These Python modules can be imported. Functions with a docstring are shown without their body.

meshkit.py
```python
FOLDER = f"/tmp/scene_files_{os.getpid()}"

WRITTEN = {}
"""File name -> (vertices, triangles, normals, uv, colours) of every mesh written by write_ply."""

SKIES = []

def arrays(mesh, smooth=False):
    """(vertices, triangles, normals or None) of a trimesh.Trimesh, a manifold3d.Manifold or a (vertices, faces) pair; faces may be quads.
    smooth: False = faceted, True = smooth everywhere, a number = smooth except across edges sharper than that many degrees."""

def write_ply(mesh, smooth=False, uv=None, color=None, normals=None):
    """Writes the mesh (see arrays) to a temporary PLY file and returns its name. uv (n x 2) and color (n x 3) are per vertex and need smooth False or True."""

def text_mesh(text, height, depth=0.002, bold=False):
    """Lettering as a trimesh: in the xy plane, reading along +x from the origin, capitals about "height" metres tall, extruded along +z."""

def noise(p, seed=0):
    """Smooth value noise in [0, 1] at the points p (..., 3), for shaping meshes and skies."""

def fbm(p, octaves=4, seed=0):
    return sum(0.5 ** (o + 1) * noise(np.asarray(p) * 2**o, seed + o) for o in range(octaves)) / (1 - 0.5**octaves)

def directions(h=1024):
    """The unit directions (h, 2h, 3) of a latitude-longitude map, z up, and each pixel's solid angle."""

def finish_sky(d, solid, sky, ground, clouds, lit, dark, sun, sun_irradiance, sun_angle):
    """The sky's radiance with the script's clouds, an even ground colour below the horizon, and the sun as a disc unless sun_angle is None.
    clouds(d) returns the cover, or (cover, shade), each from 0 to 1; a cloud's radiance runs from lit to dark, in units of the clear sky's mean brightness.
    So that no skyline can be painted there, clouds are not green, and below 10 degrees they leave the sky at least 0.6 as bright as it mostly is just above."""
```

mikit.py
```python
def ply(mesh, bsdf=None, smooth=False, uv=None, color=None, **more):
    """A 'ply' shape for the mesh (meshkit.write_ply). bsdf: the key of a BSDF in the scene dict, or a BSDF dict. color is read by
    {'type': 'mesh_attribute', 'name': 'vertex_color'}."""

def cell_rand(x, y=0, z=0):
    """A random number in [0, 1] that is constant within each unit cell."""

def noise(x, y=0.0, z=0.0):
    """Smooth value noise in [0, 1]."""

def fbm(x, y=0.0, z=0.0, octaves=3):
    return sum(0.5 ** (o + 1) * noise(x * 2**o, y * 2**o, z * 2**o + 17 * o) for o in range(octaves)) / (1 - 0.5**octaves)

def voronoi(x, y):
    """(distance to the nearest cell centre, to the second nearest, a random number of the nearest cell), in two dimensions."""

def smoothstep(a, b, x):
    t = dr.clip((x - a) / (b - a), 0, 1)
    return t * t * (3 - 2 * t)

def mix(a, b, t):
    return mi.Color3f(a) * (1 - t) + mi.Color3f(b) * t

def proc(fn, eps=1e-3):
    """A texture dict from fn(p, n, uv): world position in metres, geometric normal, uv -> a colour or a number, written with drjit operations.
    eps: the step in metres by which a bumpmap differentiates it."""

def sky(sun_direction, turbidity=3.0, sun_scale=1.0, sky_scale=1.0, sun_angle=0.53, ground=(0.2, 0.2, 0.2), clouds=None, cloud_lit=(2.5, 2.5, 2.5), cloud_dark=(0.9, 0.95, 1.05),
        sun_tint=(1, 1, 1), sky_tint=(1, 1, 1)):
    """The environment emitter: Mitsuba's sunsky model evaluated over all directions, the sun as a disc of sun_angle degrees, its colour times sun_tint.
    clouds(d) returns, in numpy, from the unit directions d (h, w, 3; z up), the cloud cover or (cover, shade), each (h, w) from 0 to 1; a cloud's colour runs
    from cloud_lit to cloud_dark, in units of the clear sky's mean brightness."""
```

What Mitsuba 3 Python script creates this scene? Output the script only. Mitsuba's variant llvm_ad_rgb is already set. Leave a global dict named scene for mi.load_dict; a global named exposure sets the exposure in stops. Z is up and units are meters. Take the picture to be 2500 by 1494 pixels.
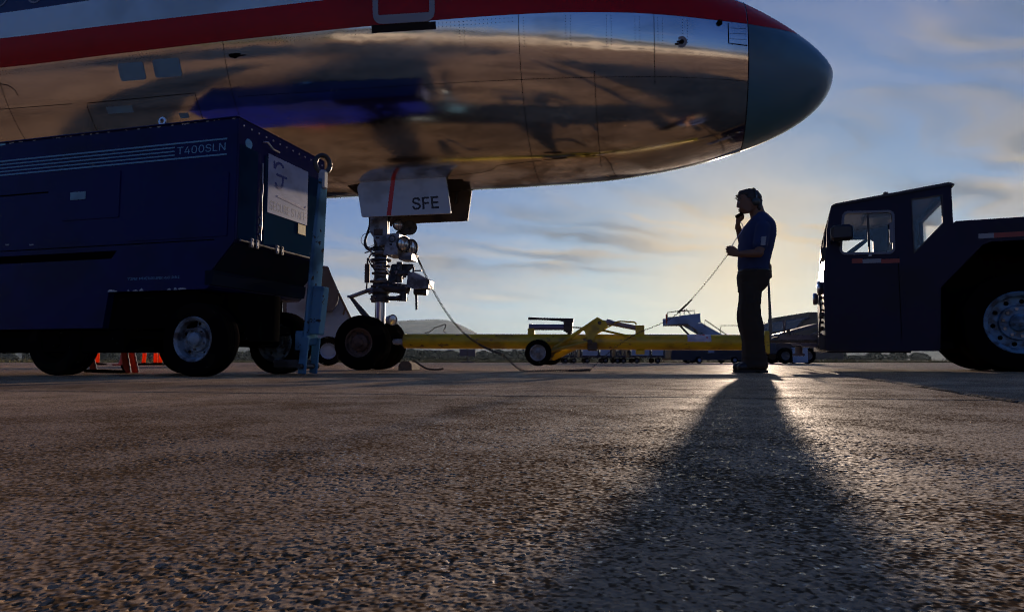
import math, numpy as np, trimesh, manifold3d as m3, shapely.geometry as sg, shapely.ops as so
import drjit as dr, mitsuba as mi, mikit, meshkit
from scipy.interpolate import PchipInterpolator, CubicSpline

T4 = mi.ScalarTransform4f
# ------------------------------------------------------------------ camera, sky, exposure
FPX, CX, CY, HORIZON, CAM_H = 1667.0, 1250.0, 747.0, 879.0, 0.125      # 24 mm lens close to the ground
PITCH = math.atan((HORIZON - CY) / FPX)
CAM = np.array([0.0, 0.0, CAM_H])
FWD = np.array([0, math.cos(PITCH), math.sin(PITCH)])
UPV = np.array([0, -math.sin(PITCH), math.cos(PITCH)])
scene, labels = {'type': 'scene'}, {}
scene['camera'] = {'type': 'perspective', 'fov': math.degrees(2 * math.atan(1250 / FPX)), 'fov_axis': 'x',
                   'near_clip': 0.02, 'far_clip': 60000.0,
                   'to_world': T4().look_at(origin=CAM.tolist(), target=(CAM + FWD).tolist(), up=[0, 0, 1]),
                   'medium': {'type': 'ref', 'id': 'haze_air'}}
exposure = 2.3
SUN_AZ, SUN_EL = math.radians(19.4), math.radians(6.7)
SUN = np.array([math.sin(SUN_AZ) * math.cos(SUN_EL), math.cos(SUN_AZ) * math.cos(SUN_EL), math.sin(SUN_EL)])


def sm(a, b, x):
    t = np.clip((x - a) / (b - a), 0, 1)
    return t * t * (3 - 2 * t)


def clouds(d):
    """wispy altocumulus bank: a diagonal sheet on the right, streaks low down, blue gap upper left"""
    x, y, z = d[..., 0], d[..., 1], np.maximum(d[..., 2], 0)
    el = np.degrees(np.arcsin(np.clip(z, 0, 1)))
    u, v = x / (z + 0.10), y / (z + 0.10)
    a = math.radians(24)
    p, q = u * math.cos(a) + v * math.sin(a), -u * math.sin(a) + v * math.cos(a)
    wx, wy = meshkit.fbm(np.stack([p * 1.3, q * 1.3, p * 0], -1), 4, 5), meshkit.fbm(np.stack([p * 1.3, q * 1.3, p * 0 + 9], -1), 4, 11)
    p2, q2 = p + 0.9 * (wx - .5), q + 0.9 * (wy - .5)
    big = meshkit.fbm(np.stack([p2 * 0.75, q2 * 1.2, p * 0 + 3], -1), 4, 21)
    fine = meshkit.fbm(np.stack([p2 * 2.2, q2 * 8.5, p * 0 + 7], -1), 5, 31)
    shade_n = meshkit.fbm(np.stack([p2 * 1.4, q2 * 5.0, p * 0 + 17], -1), 4, 41)
    az = np.degrees(np.arctan2(x, y))
    edge = sm(85, 50, np.abs(az)) * sm(-6, 7, (12.5 + 0.31 * az + 6 * (big - .5)) - el)                 # below the diagonal edge of the bank
    cov = np.clip(edge * (3.2 * (0.42 * big + 0.58 * fine - 0.295)), 0, 0.92)
    cov = np.maximum(cov, 0.22 * sm(.58, .78, fine) * sm(30, 8, el))
    streak = meshkit.fbm(np.stack([az * 0.035, el * 0.75, az * 0], -1), 4, 51)
    low = sm(9, 5, el) * sm(0.3, 2, el)
    cov = np.maximum(cov * (1 - 0.6 * low), low * np.clip(2.2 * (streak - .44), 0, .7))
    sun_off = np.degrees(np.arccos(np.clip(x * SUN[0] + y * SUN[1] + d[..., 2] * SUN[2], -1, 1)))
    veil = 0.97 * np.exp(-(sun_off / 14.0) ** 1.6) * (.85 + .3 * (streak - .5))             # thin cirrus veil lit through round the sun
    shade = np.clip(0.76 + 1.3 * (shade_n - .5), 0, 1) * np.clip(sun_off / 13.0, 0, 1) ** .9 * (1 - .30 * low)
    return np.clip(np.maximum(cov, veil), 0, 1), shade


scene['sky'] = mikit.sky(SUN.tolist(), turbidity=3.2, sun_scale=3.1, sky_scale=0.72, sun_angle=0.6, clouds=clouds,
                         cloud_lit=(8.4, 6.0, 3.0), cloud_dark=(1.22, 1.45, 1.85), sky_tint=(0.24, 0.545, 1.55), sun_tint=(0.64, 0.95, 3.0), ground=(0.1, 0.09, 0.08))
HAZE_SIGMA = 0.5e-4
scene['haze_air'] = {'type': 'homogeneous', 'albedo': {'type': 'rgb', 'value': [0.68, 0.86, 1.0]}, 'sigma_t': HAZE_SIGMA, 'phase': {'type': 'hg', 'g': 0.3}}
scene['haze'] = {'type': 'cube', 'to_world': T4().translate([0, 0, 330]).scale([9500, 9500, 340]), 'bsdf': {'type': 'null'}, 'interior': {'type': 'ref', 'id': 'haze_air'}}
labels['haze'] = {'kind': 'stuff', 'label': 'thin morning haze in the air over the airfield', 'category': 'haze'}


# ------------------------------------------------------------------ helpers
def at(x, y, Y):
    """the point in the world plane at distance Y that a pixel of the 2500-wide photograph looks at (used only to survey sizes)"""
    d = np.array([(x - CX) / FPX, 0, 0]) + UPV * (-(y - CY) / FPX) + FWD
    return CAM + d * (Y / d[1])


class Frame:
    """local axes of a thing: u along its length, v away from the camera side, z up"""

    def __init__(self, ox, oy, yaw, oz=0.0):
        a = math.radians(yaw)
        self.o, self.u, self.v = np.array([ox, oy, oz]), np.array([math.cos(a), -math.sin(a), 0]), np.array([math.sin(a), math.cos(a), 0])
        self.R = np.stack([self.u, self.v, [0, 0, 1.0]], 1)

    def w(self, p):
        return np.asarray(p, float) @ self.R.T + self.o

    def mesh(self, m):
        m = m.copy()
        m.vertices = self.w(m.vertices)
        return m

    def px(self, x, y, v=0.0):
        """local (u, z) on the plane at depth v"""
        d = np.array([(x - CX) / FPX, 0, 0]) + UPV * (-(y - CY) / FPX) + FWD
        t = (np.dot(self.o - CAM, self.v) + v) / np.dot(d, self.v)
        q = CAM + d * t - self.o
        return np.array([np.dot(q, self.u), q[2]])

    def pxs(self, pts, v=0.0):
        return [tuple(self.px(x, y, v)) for x, y in pts]


WORLD = Frame(0, 0, 0)
_seen = {}


def key_for(name, parent=None):
    k = f'{parent}__{name}' if parent else name
    n = _seen.get(k, -1) + 1
    _seen[k] = n
    return k if n == 0 else f'{k}_{n:03d}'


def tm(m):
    if isinstance(m, m3.Manifold):
        q = m.to_mesh()
        return trimesh.Trimesh(np.array(q.vert_properties[:, :3]), np.array(q.tri_verts), process=False)
    if isinstance(m, (list,)):
        return trimesh.util.concatenate([tm(x) for x in m])
    return m


def obj(name, mesh, mat, parent=None, fr=None, smooth=32, label=None, kind=None):
    k = key_for(name, parent)
    m = tm(mesh)
    if fr is not None:
        m = fr.mesh(m)
    scene[k] = mikit.ply(m, mat, smooth=smooth)
    if label or kind:
        labels[k] = {}
        if label: labels[k]['label'] = label
        if kind: labels[k]['kind'] = kind
    return k


def thing(name, label, cat, group=None):
    k = key_for(name)
    labels[k] = {'label': label, 'category': cat}
    if group: labels[k]['group'] = group
    return k


def tag(k, label, cat, group=None):
    labels[k] = {'label': label, 'category': cat, **({'group': group} if group else {})}
    return k


def box(c, s, bev=0.0, rot=None):
    """box with centre c and size s, edges chamfered by bev"""
    s = np.asarray(s, float)
    if bev > 0:
        b = min(bev, 0.45 * s.min())
        h = s / 2
        pts = []
        for sx in (-1, 1):
            for sy in (-1, 1):
                for sz in (-1, 1):
                    c0 = np.array([sx, sy, sz]) * h
                    for k in range(3):
                        q = c0 - np.array([sx, sy, sz]) * b
                        q[k] = c0[k]
                        pts.append(q)
        m = trimesh.convex.convex_hull(np.array(pts))
    else:
        m = trimesh.creation.box(s)
    if rot is not None:
        m.apply_transform(rot)
    m.apply_translation(c)
    return m


def rotm(axis, deg):
    return trimesh.transformations.rotation_matrix(math.radians(deg), axis)


def cyl(p0, p1, r, r1=None, n=20, cap=True):
    p0, p1 = np.asarray(p0, float), np.asarray(p1, float)
    r1 = r if r1 is None else r1
    t = p1 - p0
    t /= np.linalg.norm(t)
    a = np.cross(t, [0, 0, 1] if abs(t[2]) < .9 else [1, 0, 0])
    a /= np.linalg.norm(a)
    b = np.cross(t, a)
    g = np.arange(n) * 2 * np.pi / n
    ring = np.cos(g)[:, None] * a + np.sin(g)[:, None] * b
    v = np.vstack([p0 + ring * r, p1 + ring * r1, [p0], [p1]])
    i = np.arange(n)
    j = (i + 1) % n
    f = [np.stack([i, j, j + n], 1), np.stack([i, j + n, i + n], 1)]
    if cap:
        f += [np.stack([j, i, i * 0 + 2 * n], 1), np.stack([i + n, j + n, i * 0 + 2 * n + 1], 1)]
    m = trimesh.Trimesh(v, np.vstack(f), process=False)
    return m


def tube(pts, r, n=8, spline=0):
    p = np.asarray(pts, float)
    if spline:
        s = np.r_[0, np.cumsum(np.linalg.norm(np.diff(p, axis=0), axis=1))]
        p = CubicSpline(s, p)(np.linspace(0, s[-1], spline))
    r = np.broadcast_to(r, (len(p),))
    t = np.gradient(p, axis=0)
    t /= np.linalg.norm(t, axis=1, keepdims=True) + 1e-12
    a = np.cross(t[0], [0, 0, 1] if abs(t[0][2]) < .9 else [1, 0, 0])
    A = []
    for k in range(len(p)):
        a = a - t[k] * np.dot(a, t[k])
        a /= np.linalg.norm(a)
        A.append(a)
    A = np.array(A)
    B = np.cross(t, A)
    g = np.arange(n) * 2 * np.pi / n
    v = p[:, None] + r[:, None, None] * (np.cos(g)[None, :, None] * A[:, None] + np.sin(g)[None, :, None] * B[:, None])
    i, j = np.meshgrid(np.arange(len(p) - 1), np.arange(n), indexing='ij')
    q = np.stack([i * n + j, i * n + (j + 1) % n, (i + 1) * n + (j + 1) % n, (i + 1) * n + j], -1).reshape(-1, 4)
    V = np.vstack([v.reshape(-1, 3), p[:1], p[-1:]])
    c0, c1, jj = len(V) - 2, len(V) - 1, np.arange(n)
    e = (len(p) - 1) * n
    f = np.vstack([q[:, [0, 1, 2]], q[:, [0, 2, 3]], np.stack([(jj + 1) % n, jj, jj * 0 + c0], 1), np.stack([e + jj, e + (jj + 1) % n, jj * 0 + c1], 1)])
    return trimesh.Trimesh(V, f, process=False)


def lathe(prof, p0, axis, n=40):
    """revolve (radius, height) points about the axis through p0"""
    prof = np.asarray(prof, float)
    t = np.asarray(axis, float)
    t /= np.linalg.norm(t)
    a = np.cross(t, [0, 0, 1] if abs(t[2]) < .9 else [1, 0, 0])
    a /= np.linalg.norm(a)
    b = np.cross(t, a)
    g = np.arange(n) * 2 * np.pi / n
    ring = np.cos(g)[:, None] * a + np.sin(g)[:, None] * b
    v = np.vstack([p0 + ring * r + t * h for r, h in prof])
    i, j = np.meshgrid(np.arange(len(prof) - 1), np.arange(n), indexing='ij')
    q = np.stack([i * n + j, i * n + (j + 1) % n, (i + 1) * n + (j + 1) % n, (i + 1) * n + j], -1).reshape(-1, 4)
    return trimesh.Trimesh(v, np.vstack([q[:, [0, 1, 2]], q[:, [0, 2, 3]]]), process=False)


def extrude(poly, h):
    return trimesh.util.concatenate([trimesh.creation.extrude_polygon(g, h, engine='earcut') for g in getattr(poly, 'geoms', [poly])])


def prism(poly, v0, v1, bev=0.0):
    """(u, z) outline extruded in local v from v0 to v1 (v0 < v1); outline may be a shapely polygon"""
    poly = poly if hasattr(poly, 'geom_type') else sg.Polygon(poly)
    poly = poly.buffer(0)
    m = extrude(poly, v1 - v0)
    x, y, z = m.vertices.T
    m.vertices = np.stack([x, v0 + z, y], 1)
    m.invert()
    return m


def rrect(x0, z0, x1, z1, r, n=5):
    return sg.box(x0, z0, x1, z1).buffer(-r).buffer(r, quad_segs=n)


def hull(spheres, seg=16):
    """convex hull of (centre, radius) spheres as a Manifold"""
    return m3.Manifold.batch_hull([m3.Manifold.sphere(r, seg).translate(list(map(float, c))) for c, r in spheres])


def lettering(text, height, depth=0.002, bold=False):
    return meshkit.text_mesh(text, height, depth, bold)


def place_text(m, origin, xdir, ydir):
    """lay xy text with x along xdir and y along ydir, extruded towards their cross product"""
    m = m.copy()
    x, y = np.asarray(xdir, float), np.asarray(ydir, float)
    m.vertices = np.asarray(origin, float) + m.vertices[:, :1] * x + m.vertices[:, 1:2] * y + m.vertices[:, 2:] * np.cross(x, y)
    return m


# ------------------------------------------------------------------ materials
def pr(name, color, rough=0.5, metal=0.0, spec=0.5, clear=0.0, **kw):
    scene[name] = {'type': 'twosided', 'bsdf': {'type': 'principled', 'base_color': {'type': 'rgb', 'value': list(color)} if not isinstance(color, dict) else color,
                   'roughness': rough if isinstance(rough, dict) else float(rough), 'metallic': float(metal), 'specular': float(spec), 'clearcoat': float(clear), 'clearcoat_gloss': 0.9, **kw}}
    return name


def matt(name, color):
    scene[name] = {'type': 'twosided', 'bsdf': {'type': 'diffuse', 'reflectance': {'type': 'rgb', 'value': list(color)} if not isinstance(color, dict) else color}}
    return name


def worn(base, dirt, scale=3.0, amount=0.5, rust=None):
    """paint with drifting grime"""
    def fn(p, n, uv):
        a = mikit.fbm(p.x * scale, p.y * scale, p.z * scale, 4)
        c = mikit.mix(base, dirt, mikit.smoothstep(.62 - .3 * amount, .9 - .25 * amount, a))
        if rust is not None:
            b = mikit.fbm(p.x * scale * 4 + 7, p.y * scale * 4, p.z * scale * 4, 3)
            c = mikit.mix(c, rust, mikit.smoothstep(.68, .74, b))
        return c
    return mikit.proc(fn)
# ------------------------------------------------------------------ ground
JA = (np.array([-2.14, 2.85]), np.array([3.64, -.68]) / np.linalg.norm([3.64, -.68]))        # joints of the concrete slabs
JB = (np.array([2.66, 5.34]), np.array([1.145, 3.32]) / np.linalg.norm([1.145, 3.32]))


def joint_dist(x, y, j, lib=np):
    nx, ny = -j[1][1], j[1][0]
    return (x - j[0][0]) * nx + (y - j[0][1]) * ny


def apron_height(x, y):
    z0 = np.zeros_like(x)
    P = lambda s, o=0.0: np.stack([x * s, y * s, z0 + o], -1)
    lod = sm(2.4, .7, np.hypot(x, y))
    h = 0.0002 * (meshkit.fbm(P(26), 2, 1) - .5) + 0.0004 * lod * (meshkit.noise(P(430), 3) - .5)
    h = h + 0.004 * (meshkit.fbm(P(1.7), 2, 6) - .5)
    patch = meshkit.fbm(P(5.5, 8.1), 2, 8)
    h = h - 0.0012 * lod * sm(.66, .80, meshkit.noise(P(310, 3.3), 7)) * sm(.40, .62, patch) + 0.0006 * lod * sm(.66, .9, meshkit.noise(P(360, 5.7), 9))
    wob = 0.012 * (meshkit.fbm(P(6, 2.2), 3, 12) - .5)
    for j, w, dpt in ((JA, .008, .007), (JB, .018, .012)):
        d = np.abs(joint_dist(x, y, j) + wob * (2.2 if w > .01 else .6))
        h = h - dpt * sm(w * 1.6, w * .4, d)
    return h


def apron_mesh():
    R0, R1, AZ = 0.2, 11.0, 56.0
    nr, na = 1180, 740
    r = R0 * (R1 / R0) ** (np.arange(nr + 1) / nr)
    a = np.radians(np.linspace(-AZ, AZ, na + 1))
    rr, aa = np.meshgrid(r, a, indexing='ij')
    jit = (meshkit.noise(np.stack([rr * 900 / np.maximum(rr, .4), aa * 977, rr * 0], -1), 77) - .5)
    aa = aa + jit * 0.4 * (a[1] - a[0]) * (np.abs(aa) < np.radians(AZ - 1))
    x, y = rr * np.sin(aa), rr * np.cos(aa)
    fade = sm(R0, R0 * 1.25, rr) * sm(R1, 8.0, rr) * sm(np.radians(AZ), np.radians(AZ - 3), np.abs(aa))
    z = (apron_height(x, y) - 0.001) * fade
    v = np.stack([x, y, z], -1).reshape(-1, 3)
    i, j = np.meshgrid(np.arange(nr), np.arange(na), indexing='ij')
    n = na + 1
    q = np.stack([i * n + j, (i + 1) * n + j, (i + 1) * n + j + 1, i * n + j + 1], -1).reshape(-1, 4)
    f = np.vstack([q[:, [0, 2, 1]], q[:, [0, 3, 2]]])
    fine = trimesh.Trimesh(v, f, process=False)
    ring = [(R1 * math.sin(t), R1 * math.cos(t)) for t in a] + [(R0 * math.sin(t), R0 * math.cos(t)) for t in a[::-1]]
    outer = sg.Polygon(APRON)
    flat = outer.difference(sg.Polygon(ring))
    parts = [fine]
    for g in getattr(flat, 'geoms', [flat]):
        vv, ff = trimesh.creation.triangulate_polygon(g, engine='earcut')
        m = trimesh.Trimesh(np.c_[vv, np.zeros(len(vv))], ff, process=False)
        if m.face_normals[:, 2].mean() < 0: m.invert()
        parts.append(m)
    return trimesh.util.concatenate(parts)


APRON = [(-260, -90), (260, -90), (260, 30), (60, 34), (30, 35.0), (-10, 36), (-60, 38), (-260, 42)]


def grain(p):
    """0 in the dark worn matrix, 1 on the pale exposed stones of the concrete"""
    a = mikit.noise(p.x * 400, p.y * 400, 3.5)
    b = mikit.noise(p.x * 190, p.y * 190, 1.5)
    c = mikit.fbm(p.x * 7, p.y * 7, 2.5, 3)
    g = mikit.smoothstep(.36, .62, .62 * a + .38 * b + .35 * (c - .5))
    for j, w in ((JA, .008), (JB, .018)):
        d = dr.abs(joint_dist(p.x, p.y, j) + .010 * (mikit.fbm(p.x * 6, p.y * 6, 2.2, 2) - .5))
        g = g * mikit.smoothstep(w * .5, w * 1.5, d)
    return g


def apron_color(p, n, uv):
    a = mikit.fbm(p.x * 0.9, p.y * 0.9, 0, 4)
    base = mikit.mix((.225, .136, .066), (.32, .20, .098), mikit.smoothstep(.3, .7, a))
    st = mikit.fbm(p.x * .35 + 3, p.y * .9, 2.0, 3)
    base = mikit.mix(base, base * .62, mikit.smoothstep(.52, .72, st))
    for j, w in ((JA, .008), (JB, .018)):
        d = dr.abs(joint_dist(p.x, p.y, j) + .010 * (mikit.fbm(p.x * 6, p.y * 6, 2.2, 2) - .5))
        base = mikit.mix(base, (.018, .016, .015), mikit.smoothstep(w * 1.6, w * .6, d))
    return base


def stone_color(p, n, uv):
    return apron_color(p, n, uv) * (1.15 + 1.1 * mikit.noise(p.x * 170, p.y * 170, 9.5))


def matrix_color(p, n, uv):
    return apron_color(p, n, uv) * .62


def apron_bump(p, n, uv):
    return (mikit.noise(p.x * 330, p.y * 330, 0) + .6 * mikit.noise(p.x * 120, p.y * 120, 3) + .4 * mikit.noise(p.x * 40, p.y * 40, 5)) * 0.0003


def stone_rough(p, n, uv):
    r = .48 + .34 * mikit.noise(p.x * 280, p.y * 280, 8)
    return dr.select(mikit.cell_rand(p.x * 300, p.y * 300, 5) > .95, .10, r)


scene['m_apron'] = {'type': 'twosided', 'bsdf': {'type': 'bumpmap', 'arbitrary': mikit.proc(apron_bump, 8e-4), 'scale': 1.0,
                    'bsdf': {'type': 'blendbsdf', 'weight': mikit.proc(lambda p, n, uv: grain(p)),
                             'bsdf_0': {'type': 'diffuse', 'reflectance': mikit.proc(matrix_color)},
                             'bsdf_1': {'type': 'principled', 'base_color': mikit.proc(stone_color), 'roughness': mikit.proc(stone_rough), 'specular': .6}}}}
k = obj('apron', apron_mesh(), 'm_apron', smooth=True)
labels[k] = {'kind': 'structure'}


def field_color(p, n, uv):
    a = mikit.fbm(p.x * .02, p.y * .02, 0, 4)
    b = mikit.fbm(p.x * .9, p.y * .9, 0, 3)
    return mikit.mix((.060, .062, .026), (.135, .115, .058), mikit.smoothstep(.3, .7, .6 * a + .4 * b))


pr('m_field', mikit.proc(field_color), 0.95, spec=0.1)
fl = trimesh.creation.annulus(1.0, 9300.0, 0.02, sections=96)
fl = lathe([(0.01, 0), (60, 0), (400, 0), (2000, 0), (9300, 0)], np.array([0, 0, -0.03]), [0, 0, 1], 96)
if fl.face_normals[:, 2].mean() < 0: fl.invert()
k = obj('ground', fl, 'm_field', smooth=False)
labels[k] = {'kind': 'structure'}


def hills_mesh():
    """ring of hills round the airfield: low ahead, a flat-topped ridge ahead to the left, higher brown hills behind the camera"""
    az = np.linspace(-180, 180, 721)
    t = np.linspace(0, 1, 60)
    A, Tt = np.meshgrid(az, t, indexing='ij')
    ar = np.radians(A)
    R = 3300 + 4200 * Tt
    # crest elevation in degrees by azimuth
    crest = PchipInterpolator([-180, -120, -75, -50, -35, -22, -12, -9, -5.5, -3.2, -2, 4, 9, 12, 15, 25, 40, 70, 120, 180],
                              [5.5, 5.0, 4.2, 4.0, 3.9, 3.8, 3.55, 3.45, 3.3, 2.5, 1.75, 1.5, 1.9, 2.0, 1.85, 1.9, 2.4, 3.6, 4.6, 5.5])(A)
    H = np.tan(np.radians(crest)) * 6000
    P = np.stack([R * np.sin(ar) / 900, R * np.cos(ar) / 900, R * 0], -1)
    ridge = 1 - np.abs(2 * meshkit.fbm(P, 5, 3) - 1)
    prof = sm(0, .64, Tt) * sm(1.25, .64, Tt)
    z = H * prof * (.88 + .17 * (meshkit.fbm(P * 1.6, 4, 9) - .5)) + H * .22 * (ridge - .62) * sm(0, .25, Tt) * sm(.72, .45, Tt)
    z = np.maximum(z, 0) - 4 * (Tt < .01)
    v = np.stack([R * np.sin(ar), R * np.cos(ar), z], -1).reshape(-1, 3)
    nt = len(t)
    i, j = np.meshgrid(np.arange(len(az) - 1), np.arange(nt - 1), indexing='ij')
    q = np.stack([i * nt + j, (i + 1) * nt + j, (i + 1) * nt + j + 1, i * nt + j + 1], -1).reshape(-1, 4)
    m = trimesh.Trimesh(v, np.vstack([q[:, [0, 1, 2]], q[:, [0, 2, 3]]]), process=False)
    if m.face_normals[:, 2].mean() < 0: m.invert()
    return m


def hill_color(p, n, uv):
    a = mikit.fbm(p.x * .006, p.y * .006, p.z * .012, 4)
    b = mikit.fbm(p.x * .03, p.y * .03, p.z * .05, 3)
    return mikit.mix((.018, .028, .022), (.065, .06, .042), mikit.smoothstep(.36, .62, .6 * a + .4 * b))


pr('m_hill', mikit.proc(hill_color), 0.95, spec=0.05)
k = obj('hills', hills_mesh(), 'm_hill', smooth=True)
labels[k] = {'kind': 'structure'}


def woods_mesh():
    """low dark belt of scrub and trees at the far side of the field"""
    rs = np.random.default_rng(77)
    V, F, n = [], [], 0
    ico = trimesh.creation.icosphere(2, 1.0)
    for k in range(520):
        x = rs.uniform(-640, 520)
        y = 560 + 90 * rs.random() + 25 * math.sin(x * .013)
        if rs.random() < sm(.45, .62, float(meshkit.noise(np.array([x * .012, 0, 3.0])))) * .8: continue
        h = rs.uniform(2.6, 6.5)
        v = ico.vertices * [rs.uniform(4, 9), rs.uniform(3, 6), h]
        v = v * (1 + .55 * (meshkit.noise(ico.vertices * 2.6 + k * 3.1, k) - .5))[:, None]
        V.append(v + [x, y, h * .45]); F.append(ico.faces + n); n += len(v)
    return trimesh.Trimesh(np.vstack(V), np.vstack(F), process=False)


pr('m_woods', mikit.proc(lambda p, n, uv: mikit.mix((.012, .020, .012), (.040, .050, .022), mikit.fbm(p.x * .8, p.y * .8, p.z * .8, 3))), .95, spec=.05)
k = obj('woods', woods_mesh(), 'm_woods', smooth=False)
labels[k] = {'label': 'dark belt of scrub and trees across the far field', 'category': 'trees', 'kind': 'stuff'}
# ------------------------------------------------------------------ aircraft (nose section of a polished twin jet)
FA = Frame(-2.0, 9.0, 12.0)
NOSE = 5.869                                    # nose tip, metres ahead of the frame's origin


def g_(t, a, b):
    return (1 - (1 - np.clip(t, 0, 1)) ** a) ** b


def section(s):
    s = np.maximum(np.asarray(s, float), 0)
    w = 1.88 * g_(s / 11.96, 2, .404)
    zb = 3.403 - (3.403 - 2.355) * g_(s / 3.22, 2, .494)
    zt = 3.403 + (6.3 - 3.403) * g_(s / 7.957, 1.6, .72)
    zc = np.clip(3.403 + (4.25 - 3.403) * g_(s / 6.0, 1.5, 1.0), zb, zt)
    return w, zb, zt, zc


def skin_ph(s, ph, off=0.0, side=1):
    w, zb, zt, zc = section(s)
    c, sn = np.cos(ph), np.sin(ph)
    hh = np.where(sn > 0, zt - zc, zc - zb)
    z = zc + hh * sn
    nz, ny = sn / np.maximum(hh, .05), c / np.maximum(w, .05)
    ln = np.hypot(nz, ny)
    return np.stack([NOSE - s + 0 * ph, -side * (w * c + off * ny / ln), z + off * nz / ln], -1)


def skin_z(s, z, off=0.0, side=1):
    w, zb, zt, zc = section(s)
    q = np.where(z > zc, (z - zc) / (zt - zc + 1e-9), (z - zc) / (zc - zb + 1e-9))
    return skin_ph(s, np.arcsin(np.clip(q, -1, 1)), off, side)


def grid_faces(nu, nv):
    i, j = np.meshgrid(np.arange(nu - 1), np.arange(nv - 1), indexing='ij')
    q = np.stack([i * nv + j, (i + 1) * nv + j, (i + 1) * nv + j + 1, i * nv + j + 1], -1).reshape(-1, 4)
    return np.vstack([q[:, [0, 1, 2]], q[:, [0, 2, 3]]])


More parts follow.
